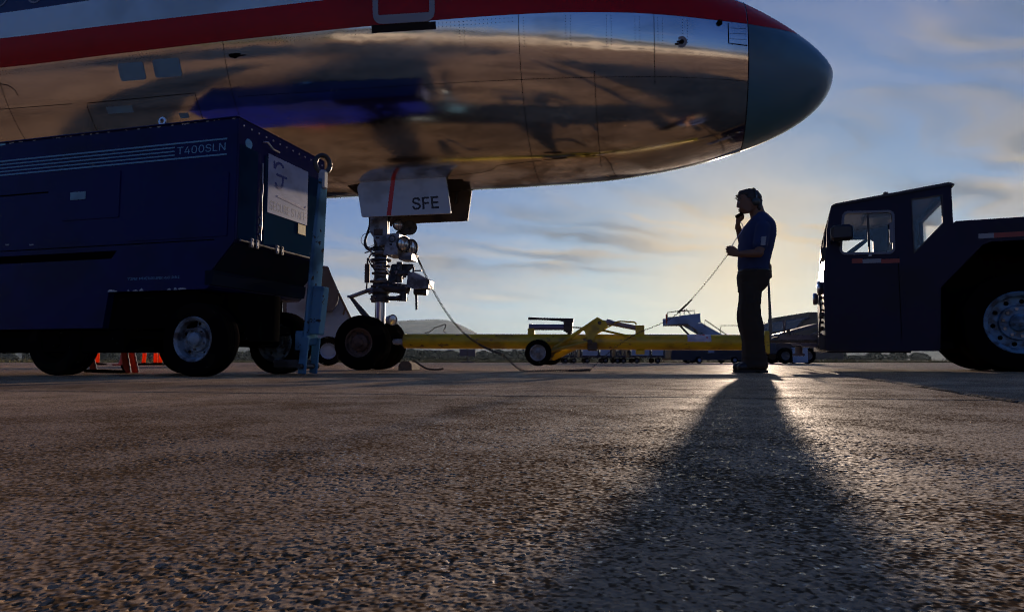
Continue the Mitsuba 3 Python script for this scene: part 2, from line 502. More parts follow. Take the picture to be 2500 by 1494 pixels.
def skin_patch(poly, off, side=1, cell=.07, by_ph=False, skirt=False):
    """lay an outline drawn in (station, height) or (station, angle in degrees) on the skin, standing off it by off"""
    x0, y0, x1, y1 = poly.bounds
    cy = cell if not by_ph else 2.0
    V, F = [], []
    n = 0
    gx, gy = np.arange(x0, x1 + cell, cell), np.arange(y0, y1 + cy, cy)
    for a in gx:
        for b in gy:
            q = poly.intersection(sg.box(a, b, a + cell, b + cy))
            for g in getattr(q, 'geoms', [q]):
                if g.geom_type != 'Polygon' or g.area < 1e-9: continue
                v, f = trimesh.creation.triangulate_polygon(g, engine='earcut')
                V.append(v); F.append(f + n); n += len(v)
    v, f = np.vstack(V), np.vstack(F)
    put = (lambda q, o: skin_ph(q[:, 0], np.radians(q[:, 1]), o, side)) if by_ph else (lambda q, o: skin_z(q[:, 0], q[:, 1], o, side))
    m = trimesh.Trimesh(put(v, off), f, process=False)
    m.merge_vertices()
    c = m.triangles_center
    out = np.stack([c[:, 0] * 0, c[:, 1], c[:, 2] - 4.0], -1)
    if (m.face_normals * out).sum() < 0: m.invert()
    ms = [m]
    if skirt:
        for ringc in [poly.exterior] + list(poly.interiors):
            L = ringc.length
            p = np.array([ringc.interpolate(t * L).coords[0] for t in np.linspace(0, 1, max(12, int(L / (cell if not by_ph else 1.5))))])
            a, b = put(p, off), put(p, -.004)
            ms.append(trimesh.Trimesh(np.vstack([a, b]), grid_faces(2, len(p)), process=False))
    return trimesh.util.concatenate(ms)


def strip(s, z0, z1, off, side=1, n=5):
    s = np.asarray(s, float)
    t = np.linspace(0, 1, n)
    S, Tt = np.meshgrid(s, t, indexing='ij')
    Z = np.asarray(z0)[:, None] * (1 - Tt) + np.asarray(z1)[:, None] * Tt
    m = trimesh.Trimesh(skin_z(S, Z, off, side).reshape(-1, 3), grid_faces(len(s), n), process=False)
    c = m.triangles_center
    if (m.face_normals * np.stack([c[:, 0] * 0, c[:, 1], c[:, 2] - 4.2], -1)).sum() < 0: m.invert()
    return m


def line_patch(pts, w, off=.0015, side=1, by_ph=False):
    """a thin panel joint following (station, height) points"""
    p = np.asarray(pts, float)
    seg = np.r_[0, np.cumsum(np.linalg.norm(np.diff(p, axis=0), axis=1) + 1e-9)]
    n = max(6, int(seg[-1] / (.05 if not by_ph else 1.5)))
    t = np.linspace(0, seg[-1], n)
    q = np.stack([np.interp(t, seg, p[:, 0]), np.interp(t, seg, p[:, 1])], 1)
    X = skin_ph(q[:, 0], np.radians(q[:, 1]), off, side) if by_ph else skin_z(q[:, 0], q[:, 1], off, side)
    X2 = skin_ph(q[:, 0], np.radians(q[:, 1]), off + .01, side) if by_ph else skin_z(q[:, 0], q[:, 1], off + .01, side)
    nrm = X2 - X
    d = np.gradient(X, axis=0)
    b = np.cross(d, nrm)
    b /= np.linalg.norm(b, axis=1, keepdims=True) + 1e-12
    return trimesh.Trimesh(np.vstack([X - b * w / 2, X + b * w / 2]), grid_faces(2, n), process=False)


# materials
def metal_bump(p, n, uv):
    a = mikit.fbm(p.x * 2.2, p.y * 2.2, p.z * 4.0, 3)
    b = mikit.fbm(p.x * 9, p.y * 9, p.z * 14, 2)
    return a * 0.0028 + b * 0.00015


def metal_alpha(p, n, uv):
    a = mikit.fbm(p.x * 1.3, p.y * 1.3, p.z * 3.1, 4)
    return .007 + .022 * mikit.smoothstep(.45, .75, a)


def metal_refl(p, n, uv):
    a = mikit.fbm(p.x * 2.7 + 5, p.y * 2.7, p.z * 1.4, 4)
    b = mikit.fbm(p.x * .8, p.y * .8, p.z * 9, 3)
    c = mikit.mix((.78, .78, .78), (.56, .54, .52), mikit.smoothstep(.45, .8, .6 * a + .4 * b))
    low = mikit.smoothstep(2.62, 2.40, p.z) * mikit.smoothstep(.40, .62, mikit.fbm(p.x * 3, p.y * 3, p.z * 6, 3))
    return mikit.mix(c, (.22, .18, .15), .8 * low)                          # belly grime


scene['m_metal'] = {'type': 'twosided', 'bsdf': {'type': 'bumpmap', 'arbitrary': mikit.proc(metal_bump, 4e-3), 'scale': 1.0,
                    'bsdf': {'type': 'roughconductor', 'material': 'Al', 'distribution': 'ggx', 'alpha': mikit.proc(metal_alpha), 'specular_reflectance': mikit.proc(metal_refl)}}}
scene['m_metal_dull'] = {'type': 'twosided', 'bsdf': {'type': 'roughconductor', 'material': 'Al', 'alpha': .12, 'specular_reflectance': {'type': 'rgb', 'value': [.25, .22, .2]}}}
pr('m_radome_sky_tint', worn((.070, .19, .26), (.05, .125, .165), 1.4, .6), .30, spec=.5)  # grey cone, with the blue skylight put into its colour
pr('m_red', worn((.36, .004, .006), (.25, .004, .005), 1.2, .5), .30, spec=.2)
pr('m_white_sky_tint', worn((.42, .66, .78), (.32, .50, .58), 1.4, .5), .30)  # white paint with the blue of the skylight mixed into it
pr('m_navy_stripe', (.010, .012, .06), .3)
pr('m_frame_grey', worn((.22, .25, .28), (.15, .17, .19), 3, .6), .42)
pr('m_panel_blue_grey', worn((.13, .27, .34), (.10, .19, .24), 4, .5), .38)
pr('m_seam', (.006, .006, .007), .7, spec=.2)
matt('m_black', (.004, .004, .004))
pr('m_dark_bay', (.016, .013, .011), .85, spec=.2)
pr('m_glass_dark', (.01, .015, .03), .08, spec=.6)

jet = thing('passenger_jet', 'polished metal passenger jet with red, white and blue cheat lines and a grey nose tinted sky blue', 'airplane')
ph = np.linspace(-math.pi, math.pi, 241)


def skin_mesh(s):
    S, PH = np.meshgrid(s, ph, indexing='ij')
    X = skin_ph(S, PH)
    m = trimesh.Trimesh(X.reshape(-1, 3), grid_faces(len(s), len(ph)), process=False)
    c = m.triangles_center
    if (m.face_normals * np.stack([c[:, 0] * 0, c[:, 1], c[:, 2] - 4.0], -1)).sum() < 0: m.invert()
    return m


s_body = np.r_[np.linspace(1.03, 12, 300), np.linspace(12.2, 27, 30)]
w, zb, zt, zc = section(np.array([27.0]))
cap = skin_mesh(np.array([27.0, 27.001]))
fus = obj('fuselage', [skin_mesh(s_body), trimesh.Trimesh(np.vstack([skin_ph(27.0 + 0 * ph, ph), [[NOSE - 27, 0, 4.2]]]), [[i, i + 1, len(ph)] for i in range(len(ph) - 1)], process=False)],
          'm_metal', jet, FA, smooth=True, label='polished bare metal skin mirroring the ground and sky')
s_nose = np.r_[1e-5, np.linspace(0.02, 1, 60) ** 2 * 1.026]
obj('radome', skin_mesh(s_nose), 'm_radome_sky_tint', jet, FA, smooth=True, label='matt grey nose cone with sky blue put into its colour')

# cheat lines: (station, lower edge, upper edge)
RB = PchipInterpolator([.45, .55, .79, 1.03, 1.346, 1.796, 2.216, 2.637, 3.087, 3.49, 4.648, 5.594, 6.569, 8.146, 9.842, 27],
                       [3.730, 3.730, 3.731, 3.745, 3.765, 3.805, 3.835, 3.850, 3.857, 3.853, 3.828, 3.804, 3.774, 3.725, 3.684, 3.66])
RT = PchipInterpolator([.45, .8, 1.03, 1.6, 2.6, 3.6, 5.62, 6.55, 8.1, 9.8, 27], [3.76, 4.02, 4.10, 4.16, 4.20, 4.19, 4.131, 4.093, 4.05, 4.016, 4.0])
WT = PchipInterpolator([.45, .8, 1.6, 3.6, 5.6, 8.45, 9.1, 9.8, 27], [3.78, 4.05, 4.30, 4.45, 4.42, 4.374, 4.347, 4.328, 4.31])
for side in (1, -1):
    s1 = np.linspace(1.034, 27, 260)
    s0 = np.linspace(.47, 1.026, 40)
    top = lambda s: np.minimum(RT(s), section(s)[2] - .012)
    topw = lambda s: np.minimum(WT(s), section(s)[2] - .006)
    obj('red_stripe', strip(s1, RB(s1), top(s1), .003, side), 'm_red', fus, FA, smooth=True)
    obj('red_stripe', strip(s0, np.minimum(RB(s0), top(s0)), top(s0), .003, side), 'm_red', fus, FA, smooth=True, label='red tip of the stripe on the nose cone')
    obj('white_stripe', strip(s1, top(s1), np.maximum(topw(s1), top(s1) + .002), .003, side), 'm_white_sky_tint', fus, FA, smooth=True)
    s2 = np.linspace(3.4, 27, 200)
    obj('blue_stripe', strip(s2, WT(s2), WT(s2) + .45, .003, side), 'm_navy_stripe', fus, FA, smooth=True)

# service door in the red band: inset leaf, grey surround
dz = 3.825
outer = rrect(4.365, dz, 5.060, 5.66, .10)
inner = rrect(4.425, dz + .095, 5.000, 5.58, .02)
door = obj('service_door', skin_patch(rrect(4.43, dz + .1, 4.995, 4.30, .02), .006, skirt=True), 'm_red', jet, FA, smooth=True, label='red lower leaf of the service door')
obj('frame', skin_patch(outer.difference(inner), .012, skirt=True), 'm_frame_grey', door, FA, smooth=True)
obj('upper_leaf', skin_patch(rrect(4.43, 4.304, 4.995, 5.575, .02), .006), 'm_white_sky_tint', door, FA, smooth=True)
obj('sill_plate', skin_patch(sg.box(4.36, dz - .085, 5.085, dz - .003), .004), 'm_dark_bay', door, FA, smooth=True)
# windows
for k in range(22):
    sx = 8.30 + .51 * k
    if sx > 19: break
    wd = obj('window', skin_patch(sg.Polygon(np.c_[sx + .115 * np.cos(np.linspace(0, 2 * np.pi, 24)[:-1]), 4.59 + .165 * np.sin(np.linspace(0, 2 * np.pi, 24)[:-1])]), .006, cell=.12), 'm_glass_dark', jet, FA, smooth=True)
    rim = sg.Polygon(np.c_[sx + .135 * np.cos(np.linspace(0, 2 * np.pi, 24)[:-1]), 4.59 + .185 * np.sin(np.linspace(0, 2 * np.pi, 24)[:-1])]).difference(
        sg.Polygon(np.c_[sx + .115 * np.cos(np.linspace(0, 2 * np.pi, 24)[:-1]), 4.59 + .165 * np.sin(np.linspace(0, 2 * np.pi, 24)[:-1])]))
    obj('frame', skin_patch(rim, .008, cell=.12), 'm_frame_grey', wd, FA, smooth=True)

# panel joints
seams = []
for st, a0, a1 in ((3.455, 90, -90), (2.02, 10, -30), (6.86, -12, -60), (1.20, -8, 8), (9.9, -10, -60), (2.66, -25, -75)):
    seams.append(line_patch([(st, a0), (st, a1)], .007, by_ph=True))
obj('panel_joint', seams[0], 'm_seam', fus, FA, smooth=False)
for sm_ in seams[1:]:
    obj('panel_joint', sm_, 'm_seam', fus, FA, smooth=False)
obj('panel_joint', line_patch([(1.05, 3.145), (1.8, 3.176), (2.67, 3.19), (3.46, 3.199), (4.15, 3.203), (6.8, 3.20)], .006), 'm_seam', fus, FA, smooth=False)
obj('panel_joint', line_patch([(4.53, -75.8), (4.05, -74), (3.96, -72), (3.90, -69.4), (3.4, -67.3), (2.80, -64.6), (2.68, -65.2), (2.60, -67.6), (2.55, -72.7), (2.50, -90)], .008, by_ph=True), 'm_seam', fus, FA, smooth=False)
rj = [line_patch([(1.028, 179), (1.028, 60), (1.028, 0), (1.028, -90)], .012, by_ph=True), line_patch([(1.028, -90), (1.028, -150), (1.028, -179)], .012, by_ph=True)]
obj('radome_joint', rj, 'm_seam', fus, FA, smooth=False)
# rivet rows: too small to take singly
riv = []


def rivet(s, z, r=.0045):
    a = np.linspace(0, 2 * np.pi, 7)[:-1]
    q = np.c_[s + r * np.cos(a), z + r * np.sin(a)]
    X = skin_z(q[:, 0], q[:, 1], .002)
    return trimesh.Trimesh(X, [[0, 1, 2], [0, 2, 3], [0, 3, 4], [0, 4, 5]], process=False)


for s in np.arange(3.52, 10.5, .045):
    riv.append(rivet(s, float(RB(s)) - .035)); riv.append(rivet(s, float(RB(s)) - .075))
for st in (3.40, 2.95, 2.90, 2.52, 2.47, 2.22, 2.17, 1.98, 1.93, 1.72, 1.67, 4.05, 4.10):
    z = float(RB(st)) - .04
    while z > 3.50:
        riv.append(rivet(st, z)); z -= .03
matt('m_rivet', (.05, .05, .05))
obj('rivet_rows', riv, 'm_rivet', fus, FA, smooth=False, kind='stuff')
# two blue-grey blanking plates, probe, static port, access plate, hatches, stained edge of the gear bay
for s0_, s1_, za, zb_ in ((7.90, 8.235, 3.432, 3.619), (7.43, 7.775, 3.438, 3.631)):
    obj('blanking_plate', skin_patch(rrect(s0_, za, s1_, zb_, .03), .005, skirt=True), 'm_panel_blue_grey', fus, FA, smooth=True)
pp = skin_z(np.array([6.735]), np.array([3.595]), 0)[0]
obj('probe', [cyl(pp, pp + np.array([0, -.05, -.005]), .02, .015), tube([pp + [-.005, -.05, 0], pp + [.05, -.062, 0], pp + [.11, -.062, 0]], [.017, .011, .006]), box(pp + np.array([-.02, -.035, 0]), (.05, .05, .03), .006)], 'm_black', fus, FA)
c0 = skin_z(np.array([1.736]), np.array([3.522]), 0)[0]
nn = skin_z(np.array([1.736]), np.array([3.522]), 1.0)[0] - c0
obj('vane_plate', lathe([(.001, .004), (.024, .004), (.026, .0)], c0, nn, 24), 'm_black', fus, FA)
obj('vane_ring', lathe([(.028, .002), (.030, .006), (.058, .006), (.060, .001)], c0, nn, 28), 'm_frame_grey', fus, FA)
obj('vane', [cyl(c0, c0 + nn * .05, .008), box(c0 + nn * .05 + np.array([-.02, 0, -.01]), (.06, .008, .022), .003)], 'm_black', fus, FA)
p2 = skin_z(np.array([1.33]), np.array([3.735]), 0)[0]
obj('static_probe', [cyl(p2 + [0, .02, 0], p2 + [0, -.03, 0], .032, .026, 18)], 'm_black', fus, FA)
acc = obj('access_plate', skin_patch(sg.box(1.04, 3.505, 1.238, 3.735), .004, cell=.05), 'm_metal', fus, FA, smooth=True)
for a, b in (((1.238, 3.735), (1.238, 3.515)), ((1.238, 3.515), (1.04, 3.497))):
    obj('panel_joint', line_patch([a, b], .008, .006), 'm_seam', fus, FA, smooth=False)
for z in (3.56, 3.62, 3.68):
    obj('panel_joint', line_patch([(1.23, z), (1.05, z)], .003, .006), 'm_seam', fus, FA, smooth=False)
hat = [line_patch([(8.82, 2.95), (8.81, 3.10), (8.80, 3.24), (8.0, 3.25), (7.33, 3.262), (7.335, 3.15), (7.34, 2.95)], .010),
       line_patch([(10.3, 3.53), (9.92, 3.515), (9.80, 3.49), (9.72, 3.44), (9.705, 3.37)], .012), line_patch([(10.5, 3.25), (9.0, 3.245)], .008)]
for h in hat:
    obj('hatch_outline', h, 'm_seam', fus, FA, smooth=False)
obj('cargo_hatch', skin_patch(sg.box(7.36, 2.95, 8.79, 3.235), .003), 'm_metal', fus, FA, smooth=True)
for a in ((8.2, 3.12, 8.55, 3.19), (7.5, 3.03, 7.62, 3.08)):
    obj('placard', skin_patch(sg.box(*a), .005), 'm_panel_blue_grey', fus, FA, smooth=True)
# nose-gear bay: its inner shade laid on the uncut belly as a dark patch
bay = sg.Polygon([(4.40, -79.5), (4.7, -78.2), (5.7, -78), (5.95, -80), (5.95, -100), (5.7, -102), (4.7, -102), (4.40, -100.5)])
obj('gear_bay_shade', skin_patch(bay, .003, by_ph=True), 'm_dark_bay', jet, FA, smooth=True, label='black patch on the belly for the shade inside the wheel bay')
# ------------------------------------------------------------------ nose gear
pr('m_gear_white', worn((.30, .32, .33), (.09, .085, .08), 9, .9), .42)
pr('m_gear_dark', worn((.045, .045, .048), (.02, .018, .016), 12, .8), .45)
pr('m_chrome', (.62, .62, .64), .16, metal=1.0)
pr('m_steel', worn((.25, .25, .26), (.10, .09, .08), 14, .8), .38, metal=.8)
matt('m_rubber', worn((.0035, .0035, .0037), (.010, .008, .007), 6, .6))
pr('m_rim_rust', worn((.13, .085, .06), (.05, .036, .03), 14, .8), .6, metal=.3)
pr('m_door_white', worn((.40, .44, .46), (.27, .30, .31), 3.5, .6), .36)
pr('m_door_red', (.50, .02, .015), .4)
pr('m_door_in', worn((.10, .065, .04), (.05, .035, .025), 6, .7), .6)
pr('m_ink', (.012, .012, .016), .5)
pr('m_hose', (.012, .012, .013), .45)
scene['m_lens'] = {'type': 'principled', 'base_color': {'type': 'rgb', 'value': [.75, .72, .66]}, 'roughness': .12, 'metallic': .85}
scene['m_lens'] = {'type': 'twosided', 'bsdf': scene['m_lens']}
scene['m_clear'] = {'type': 'thindielectric', 'int_ior': 1.5}

F = FA.px


def a3(x, y, v):
    u, z = F(x, y, v)
    return np.array([u, v, z])


AX = a3(874, 836, -.42)                                                     # centre of the near tyre's outer face
ZA = AX[2]
RT_ = ZA                                                                      # tyre radius: it stands on the ground
UA = AX[0]


def tyre_profile(R, W, rr, n=9):
    """(radius, offset) section of a tyre with flattened tread and bulged walls, rim radius rr, width W"""
    pts = [(rr, -W * .36), (rr + .010, -W * .45), (rr + .3 * (R - rr), -W * .5), (rr + .62 * (R - rr), -W * .49)]
    for t in np.linspace(0, 1, 5):
        a = math.radians(15 + 75 * t)
        pts.append((R - .22 * (R - rr) * (1 - math.sin(a)), -W * .47 + W * .20 * (1 - math.cos(a)) * 1.0))
    pts += [(R, -W * .12), (R - .006, -W * .115), (R - .006, -W * .095), (R, -W * .09), (R, -W * .01), (R - .006, -W * .005)]
    return pts + [(r, -o) for r, o in pts[::-1]]


def wheel(parent, c, R, W, rr, fr, axis=(0, 1, 0), rim_mat='m_gear_white', studs=8, hub=.3, hole=True, dish=.25, name='wheel', label=None, n=56):
    c, ax = np.asarray(c, float), np.asarray(axis, float)
    wk = obj(name, lathe(tyre_profile(R, W, rr), c, ax, n), 'm_rubber', parent, fr, smooth=40, label=label)
    d = W * dish
    prof = [(rr * 1.0, -W * .40), (rr * 1.06, -W * .45), (rr * 1.03, -W * .47), (rr * .96, -W * .44), (rr * .90, -W * .40), (rr * .86, -W * .45 + d), (rr * .60, -W * .47 + d), (rr * .56, -W * .52 + d * .8), (rr * hub, -W * .52 + d * .8),
            (rr * hub * .96, -W * .60 + d * .6), (rr * hub * .6, -W * .66 + d * .6), (.001, -W * .66 + d * .6)]
    back = [(rr, W * .40), (rr * .9, W * .3), (.002, W * .3)]
    obj('rim', [lathe(prof, c, ax, 40), lathe(back, c, ax, 24)], rim_mat, wk, fr, smooth=35)
    e1 = np.array([ax[1], -ax[0], 0.0]) if abs(ax[2]) < .5 else np.array([1.0, 0, 0])
    e2 = np.cross(ax, e1)
    st = []
    for k in range(studs):
        a = 2 * math.pi * (k + .3) / studs
        p = c + (e1 * math.cos(a) + e2 * math.sin(a)) * rr * .46 - ax * (W * .52 - d * .8)
        st.append(cyl(p, p - ax * .018, .011 * rr / .2, n=6))
    if st: obj('wheel_nuts', st, 'm_steel', wk, fr, kind='stuff')
    if hole:
        hs = []
        for k in range(studs):
            a = 2 * math.pi * (k + .8) / studs
            p = c + (e1 * math.cos(a) + e2 * math.sin(a)) * rr * .73 - ax * (W * .468 - d)
            hs.append(cyl(p, p - ax * .003, rr * .075, n=12))
        obj('hand_holes', hs, 'm_black', wk, fr, kind='stuff')
    return wk


gear = 'passenger_jet__nose_gear'
_seen[gear] = 0
PU = F(929, 700, 0)[0]                                                       # strut axis
axc = np.array([UA, 0, ZA])
GL = gear
obj('nose_wheel', lathe(tyre_profile(RT_, .30, .175), [UA, -.27, ZA], [0, 1, 0], 64), 'm_rubber', jet, FA, smooth=40)
obj('rim', lathe([(.176, -.115), (.185, -.135), (.168, -.130), (.160, -.09), (.115, -.075), (.105, -.105), (.06, -.115), (.055, -.14), (.001, -.145)], [UA, -.27, ZA], [0, 1, 0], 40), 'm_rim_rust', 'passenger_jet__nose_wheel', FA)
obj('nose_wheel', lathe(tyre_profile(RT_, .30, .175), [UA, .27, ZA], [0, 1, 0], 64), 'm_rubber', jet, FA, smooth=40)
obj('rim', lathe([(.176, -.115), (.16, -.09), (.001, -.09)], [UA, .27, ZA], [0, 1, 0], 40), 'm_rim_rust', 'passenger_jet__nose_wheel_001', FA)
bl = []
for k in range(10):
    a = 2 * math.pi * k / 10
    p = np.array([UA + .125 * math.cos(a), -.345, ZA + .125 * math.sin(a)])
    bl.append(cyl(p, p + [0, -.02, 0], .010, n=6))
obj('wheel_bolts', bl, 'm_gear_dark', 'passenger_jet__nose_wheel', FA, kind='stuff')
obj('axle', [cyl([UA, -.30, ZA], [UA, .30, ZA], .045), hull([([UA, 0, ZA], .075), ([PU, 0, ZA + .16], .075)])], 'm_gear_dark', jet, FA)
zc_ = lambda y: F(929, y, 0)[1]
strut = obj('strut_cylinder', [lathe([(.001, zc_(738)), (.118, zc_(738)), (.124, zc_(730)), (.124, zc_(722)), (.100, zc_(720)), (.115, zc_(716)), (.128, zc_(714)), (.128, zc_(705)), (.10, zc_(703)), (.105, zc_(696)), (.09, zc_(690)), (.092, zc_(682)), (.085, zc_(680)), (.085, zc_(600)), (.10, zc_(590)), (.11, zc_(520)), (.11, 2.7), (.001, 2.7)], [PU, 0, 0], [0, 0, 1], 28)], 'm_gear_dark', jet, FA, label='dark oily shock strut body')
obj('piston', [cyl([PU, 0, ZA + .10], [PU, 0, zc_(735)], .069, n=28)], 'm_chrome', jet, FA, label='bright chromed strut piston')
for k, y in enumerate((710, 700, 688, 668, 650, 636, 622)):
    obj('strut_collar', lathe([(.086, -.012), (.112 + .012 * (k % 3), -.012), (.118 + .012 * (k % 3), 0), (.112 + .012 * (k % 3), .012), (.086, .012)], [PU, 0, zc_(y)], [0, 0, 1], 24), 'm_gear_dark' if k % 2 else 'm_steel', strut, FA)
# torque links behind the strut
K = a3(856, 725, 0)
obj('torque_link', [hull([(a3(908, 706, -.09), .028), (K + [0, -.03, 0], .02)], 10), hull([(a3(908, 706, .09), .028), (K + [0, .03, 0], .02)], 10), box((a3(885, 715, 0)), (.10, .10, .02), .006, rotm([0, 1, 0], -25))], 'm_gear_white', jet, FA)
obj('torque_link', [hull([(K, .022), (a3(884, 763, -.05), .03), (a3(905, 782, -.05), .03)], 10), hull([(K, .022), (a3(884, 763, .05), .03), (a3(905, 782, .05), .03)], 10)], 'm_gear_dark', jet, FA)
obj('link_pin', cyl(K + [0, -.07, 0], K + [0, .07, 0], .018, n=12), 'm_steel', jet, FA)
# upper body: white junction plates and lamp box
V = -.14
obj('junction_panel', prism(FA.pxs([(904, 530), (945, 530), (945, 596), (926, 600), (902, 566)], V), V, V + .03), 'm_gear_white', jet, FA)
obj('placard', [prism(FA.pxs([(913, 559), (934, 559), (934, 575), (913, 575)], V - .004), V - .006, V - .001), prism(FA.pxs([(917, 578), (926, 578), (926, 583), (917, 583)], V - .004), V - .006, V - .001)], 'm_rim_rust', 'passenger_jet__junction_panel', FA)
V2 = -.19
obj('lamp_box', [prism(FA.pxs([(944, 571), (975, 569), (970, 622), (936, 622)], V2), V2, V2 + .36)], 'm_gear_white', jet, FA)
lc = a3(957, 583, V2)
obj('port_ring', lathe([(.032, 0), (.038, .004), (.046, .004), (.05, 0)], lc, [0, -1, 0], 24), 'm_gear_dark', 'passenger_jet__lamp_box', FA)
obj('port_label', prism(FA.pxs([(951, 594), (957, 594), (957, 599), (951, 599)], V2), V2 - .004, V2), 'm_ink', 'passenger_jet__lamp_box', FA)


def lamp(c, r, d, name='landing_light'):
    d = np.asarray(d, float) / np.linalg.norm(d)
    lk = obj(name, lathe([(.001, -.12), (r * .55, -.11), (r * .98, -.02), (r * 1.06, 0), (r * 1.08, .03), (r * .98, .035), (r * .96, .01)], c, d, 28), 'm_gear_dark', jet, FA)
    obj('lens', lathe([(r * .96, .012), (r * .8, .020), (r * .45, .028), (.001, .031)], c, d, 28), 'm_lens', lk, FA, smooth=True)
    bars = []
    a = np.cross(d, [0, 0, 1]); a /= np.linalg.norm(a); b = np.cross(a, d)
    for k in (-.5, 0, .5):
        h = math.sqrt(1 - k * k) * r * .9
        bars.append(tube([c + d * .024 + a * k * r - b * h, c + d * .034 + a * k * r, c + d * .024 + a * k * r + b * h], .0035, 5))
    obj('lens_ribs', bars, 'm_steel', lk, FA, kind='stuff')


lamp(a3(984, 596, -.145), .092, [.80, -.60, -.05])
lamp(a3(1002, 604, .02), .100, [.86, -.50, -.05])
lamp(a3(972, 550, -.12), .068, [.55, -.83, -.1], 'taxi_light')
obj('light_housing', [cyl(a3(1000, 556, -.02), a3(1000, 556, .14), .098, n=28), hull([(a3(975, 572, .0), .05), (a3(1000, 562, .02), .05)], 10)], 'm_gear_dark', jet, FA)
obj('lamp_bracket', [prism(FA.pxs([(970, 614), (1006, 618), (1004, 634), (974, 634)], -.10), -.10, .14)], 'm_gear_white', jet, FA)
# steering gear ahead of the strut
obj('steering_actuator', [hull([(a3(975, 668, -.1), .035), (a3(996, 667, -.1), .035)], 12), hull([(a3(955, 690, -.05), .05), (a3(1005, 650, .05), .03), (a3(960, 650, 0), .03)], 10), cyl(a3(975, 640, -.05), a3(975, 690, -.05), .036),
     hull([(a3(940, 700, -.05), .07), (a3(990, 706, -.05), .065)], 12), hull([(a3(950, 728, -.03), .03), (a3(990, 730, -.03), .032)], 10), cyl(a3(984, 712, -.08), a3(984, 735, -.08), .045)], 'm_gear_dark', jet, FA)
obj('tow_fitting', prism(FA.pxs([(996, 664), (1010, 664), (1048, 684), (1046, 703), (1012, 706), (992, 700)], -.14), -.14, .06), 'm_gear_white', jet, FA)
obj('tow_fitting_pin', [cyl(a3(1012, 712, -.05), a3(1043, 713, -.05), .045), cyl(a3(1016, 712, -.05), a3(1017, 756, -.05), .016), cyl(a3(1010, 652, -.05), a3(1009, 664, -.05), .014), cyl(a3(1008, 661, -.05), a3(1030, 661, -.05), .009)], 'm_gear_dark', jet, FA)
obj('damper', [cyl(a3(897, 645, -.02), a3(896, 690, -.02), .034), cyl(a3(896, 690, -.02), a3(895, 706, -.02), .010), cyl(a3(898, 630, -.02), a3(897, 646, -.02), .012)], 'm_door_in', jet, FA, label='slim hydraulic cylinder behind the strut')
hos = [([(902, 530), (900, 560), (893, 580), (891, 600), (900, 610), (912, 608), (916, 598)], -.1, .014), ([(903, 566), (893, 590), (897, 604), (914, 602)], -.12, .010), ([(897, 572), (886, 575), (882, 590), (890, 600), (914, 596)], -.05, .004),
       ([(916, 618), (905, 622), (901, 635), (908, 648), (914, 660)], -.1, .009), ([(944, 655), (950, 664), (958, 668), (964, 664)], -.12, .007), ([(946, 660), (956, 662), (960, 654)], -.1, .005), ([(903, 640), (908, 650), (912, 655), (912, 690)], -.12, .007)]
for pts, v, r in hos:
    obj('hydraulic_hose', tube([a3(x, y, v) for x, y in pts], r, 7, spline=28), 'm_hose', jet, FA, smooth=True)
rs = np.random.default_rng(11)
bits = []
for k in range(46):
    x, y = rs.uniform(905, 965), rs.uniform(535, 735)
    if k % 3 == 0: x = rs.uniform(905, 915)
    if k % 3 == 1: x, y = rs.uniform(955, 1000), rs.uniform(655, 730)
    c = a3(x, y, rs.uniform(-.15, -.09))
    s = rs.uniform(.015, .05, 3)
    bits.append(box(c, s, .004, rotm(rs.normal(size=3), rs.uniform(0, 40))) if k % 2 else cyl(c, c + rs.normal(size=3) * .03, rs.uniform(.006, .016), n=8))
obj('pipe_fittings', bits, 'm_steel', jet, FA, kind='stuff')
bits = [cyl(a3(915, y, -.1), a3(944, y + rs.uniform(-3, 3), -.1), .006 + .005 * rs.random(), n=8) for y in rs.uniform(600, 690, 9)]
obj('pipe_clips', bits, 'm_gear_white', jet, FA, kind='stuff')
obj('taxi_lamp', lathe([(.001, -.09), (.05, -.08), (.07, 0), (.072, .02), (.06, .02)], a3(957, 781, -.02), [.85, -.5, -.05], 24), 'm_gear_white', jet, FA)
obj('lens', lathe([(.061, .014), (.03, .022), (.001, .024)], a3(957, 781, -.02), [.85, -.5, -.05], 24), 'm_lens', 'passenger_jet__taxi_lamp', FA, smooth=True)
# gear doors
VN, VF = -.36, .36
dq = FA.pxs([(872, 458), (884, 439), (1088, 431), (1101, 521), (883, 530)], VN)
dp = sg.Polygon(dq).buffer(-.02).buffer(.02)
nd = obj('gear_door', prism(dp, VN, VN + .03), 'm_door_white', jet, FA, label='white nose gear door with red stripe and black letters')
obj('red_band', prism(FA.pxs([(955, 437), (965, 437), (954.5, 526), (944, 526.5)], VN), VN - .003, VN + .001), 'm_door_red', nd, FA)
t0, t1, t2 = np.array(F(1005, 512, VN)), np.array(F(1072, 508, VN)), np.array(F(1003, 484, VN))
tx = lettering('SFE', 1.0, .004, True)
ex = tx.bounds[1][0]
xd = (t1 - t0) / ex
yd = (t2 - t0)
obj('letters', place_text(tx, [t0[0], VN - .001, t0[1]], [xd[0], 0, xd[1]], [yd[0], 0, yd[1]]), 'm_ink', nd, FA, smooth=False)
fq = FA.pxs([(905, 445), (1092, 431), (1153, 467), (1143, 540), (905, 551)], VF)
obj('gear_door', prism(sg.Polygon(fq).buffer(0), VF - .03, VF), 'm_door_in', jet, FA, label='far gear door seen from its brown inner side')
obj('door_hinge', [cyl(a3(1118, 450, VF - .05), a3(1112, 500, VF - .05), .016), box(a3(1113, 492, VF - .05), (.05, .03, .05), .006), box(a3(1117, 463, VF - .04), (.06, .03, .06), .006)], 'm_gear_dark', jet, FA)
obj('door_hinge', cyl(a3(1090, 436, VN + .04), a3(1099, 515, VN + .04), .012), 'm_gear_dark', jet, FA)
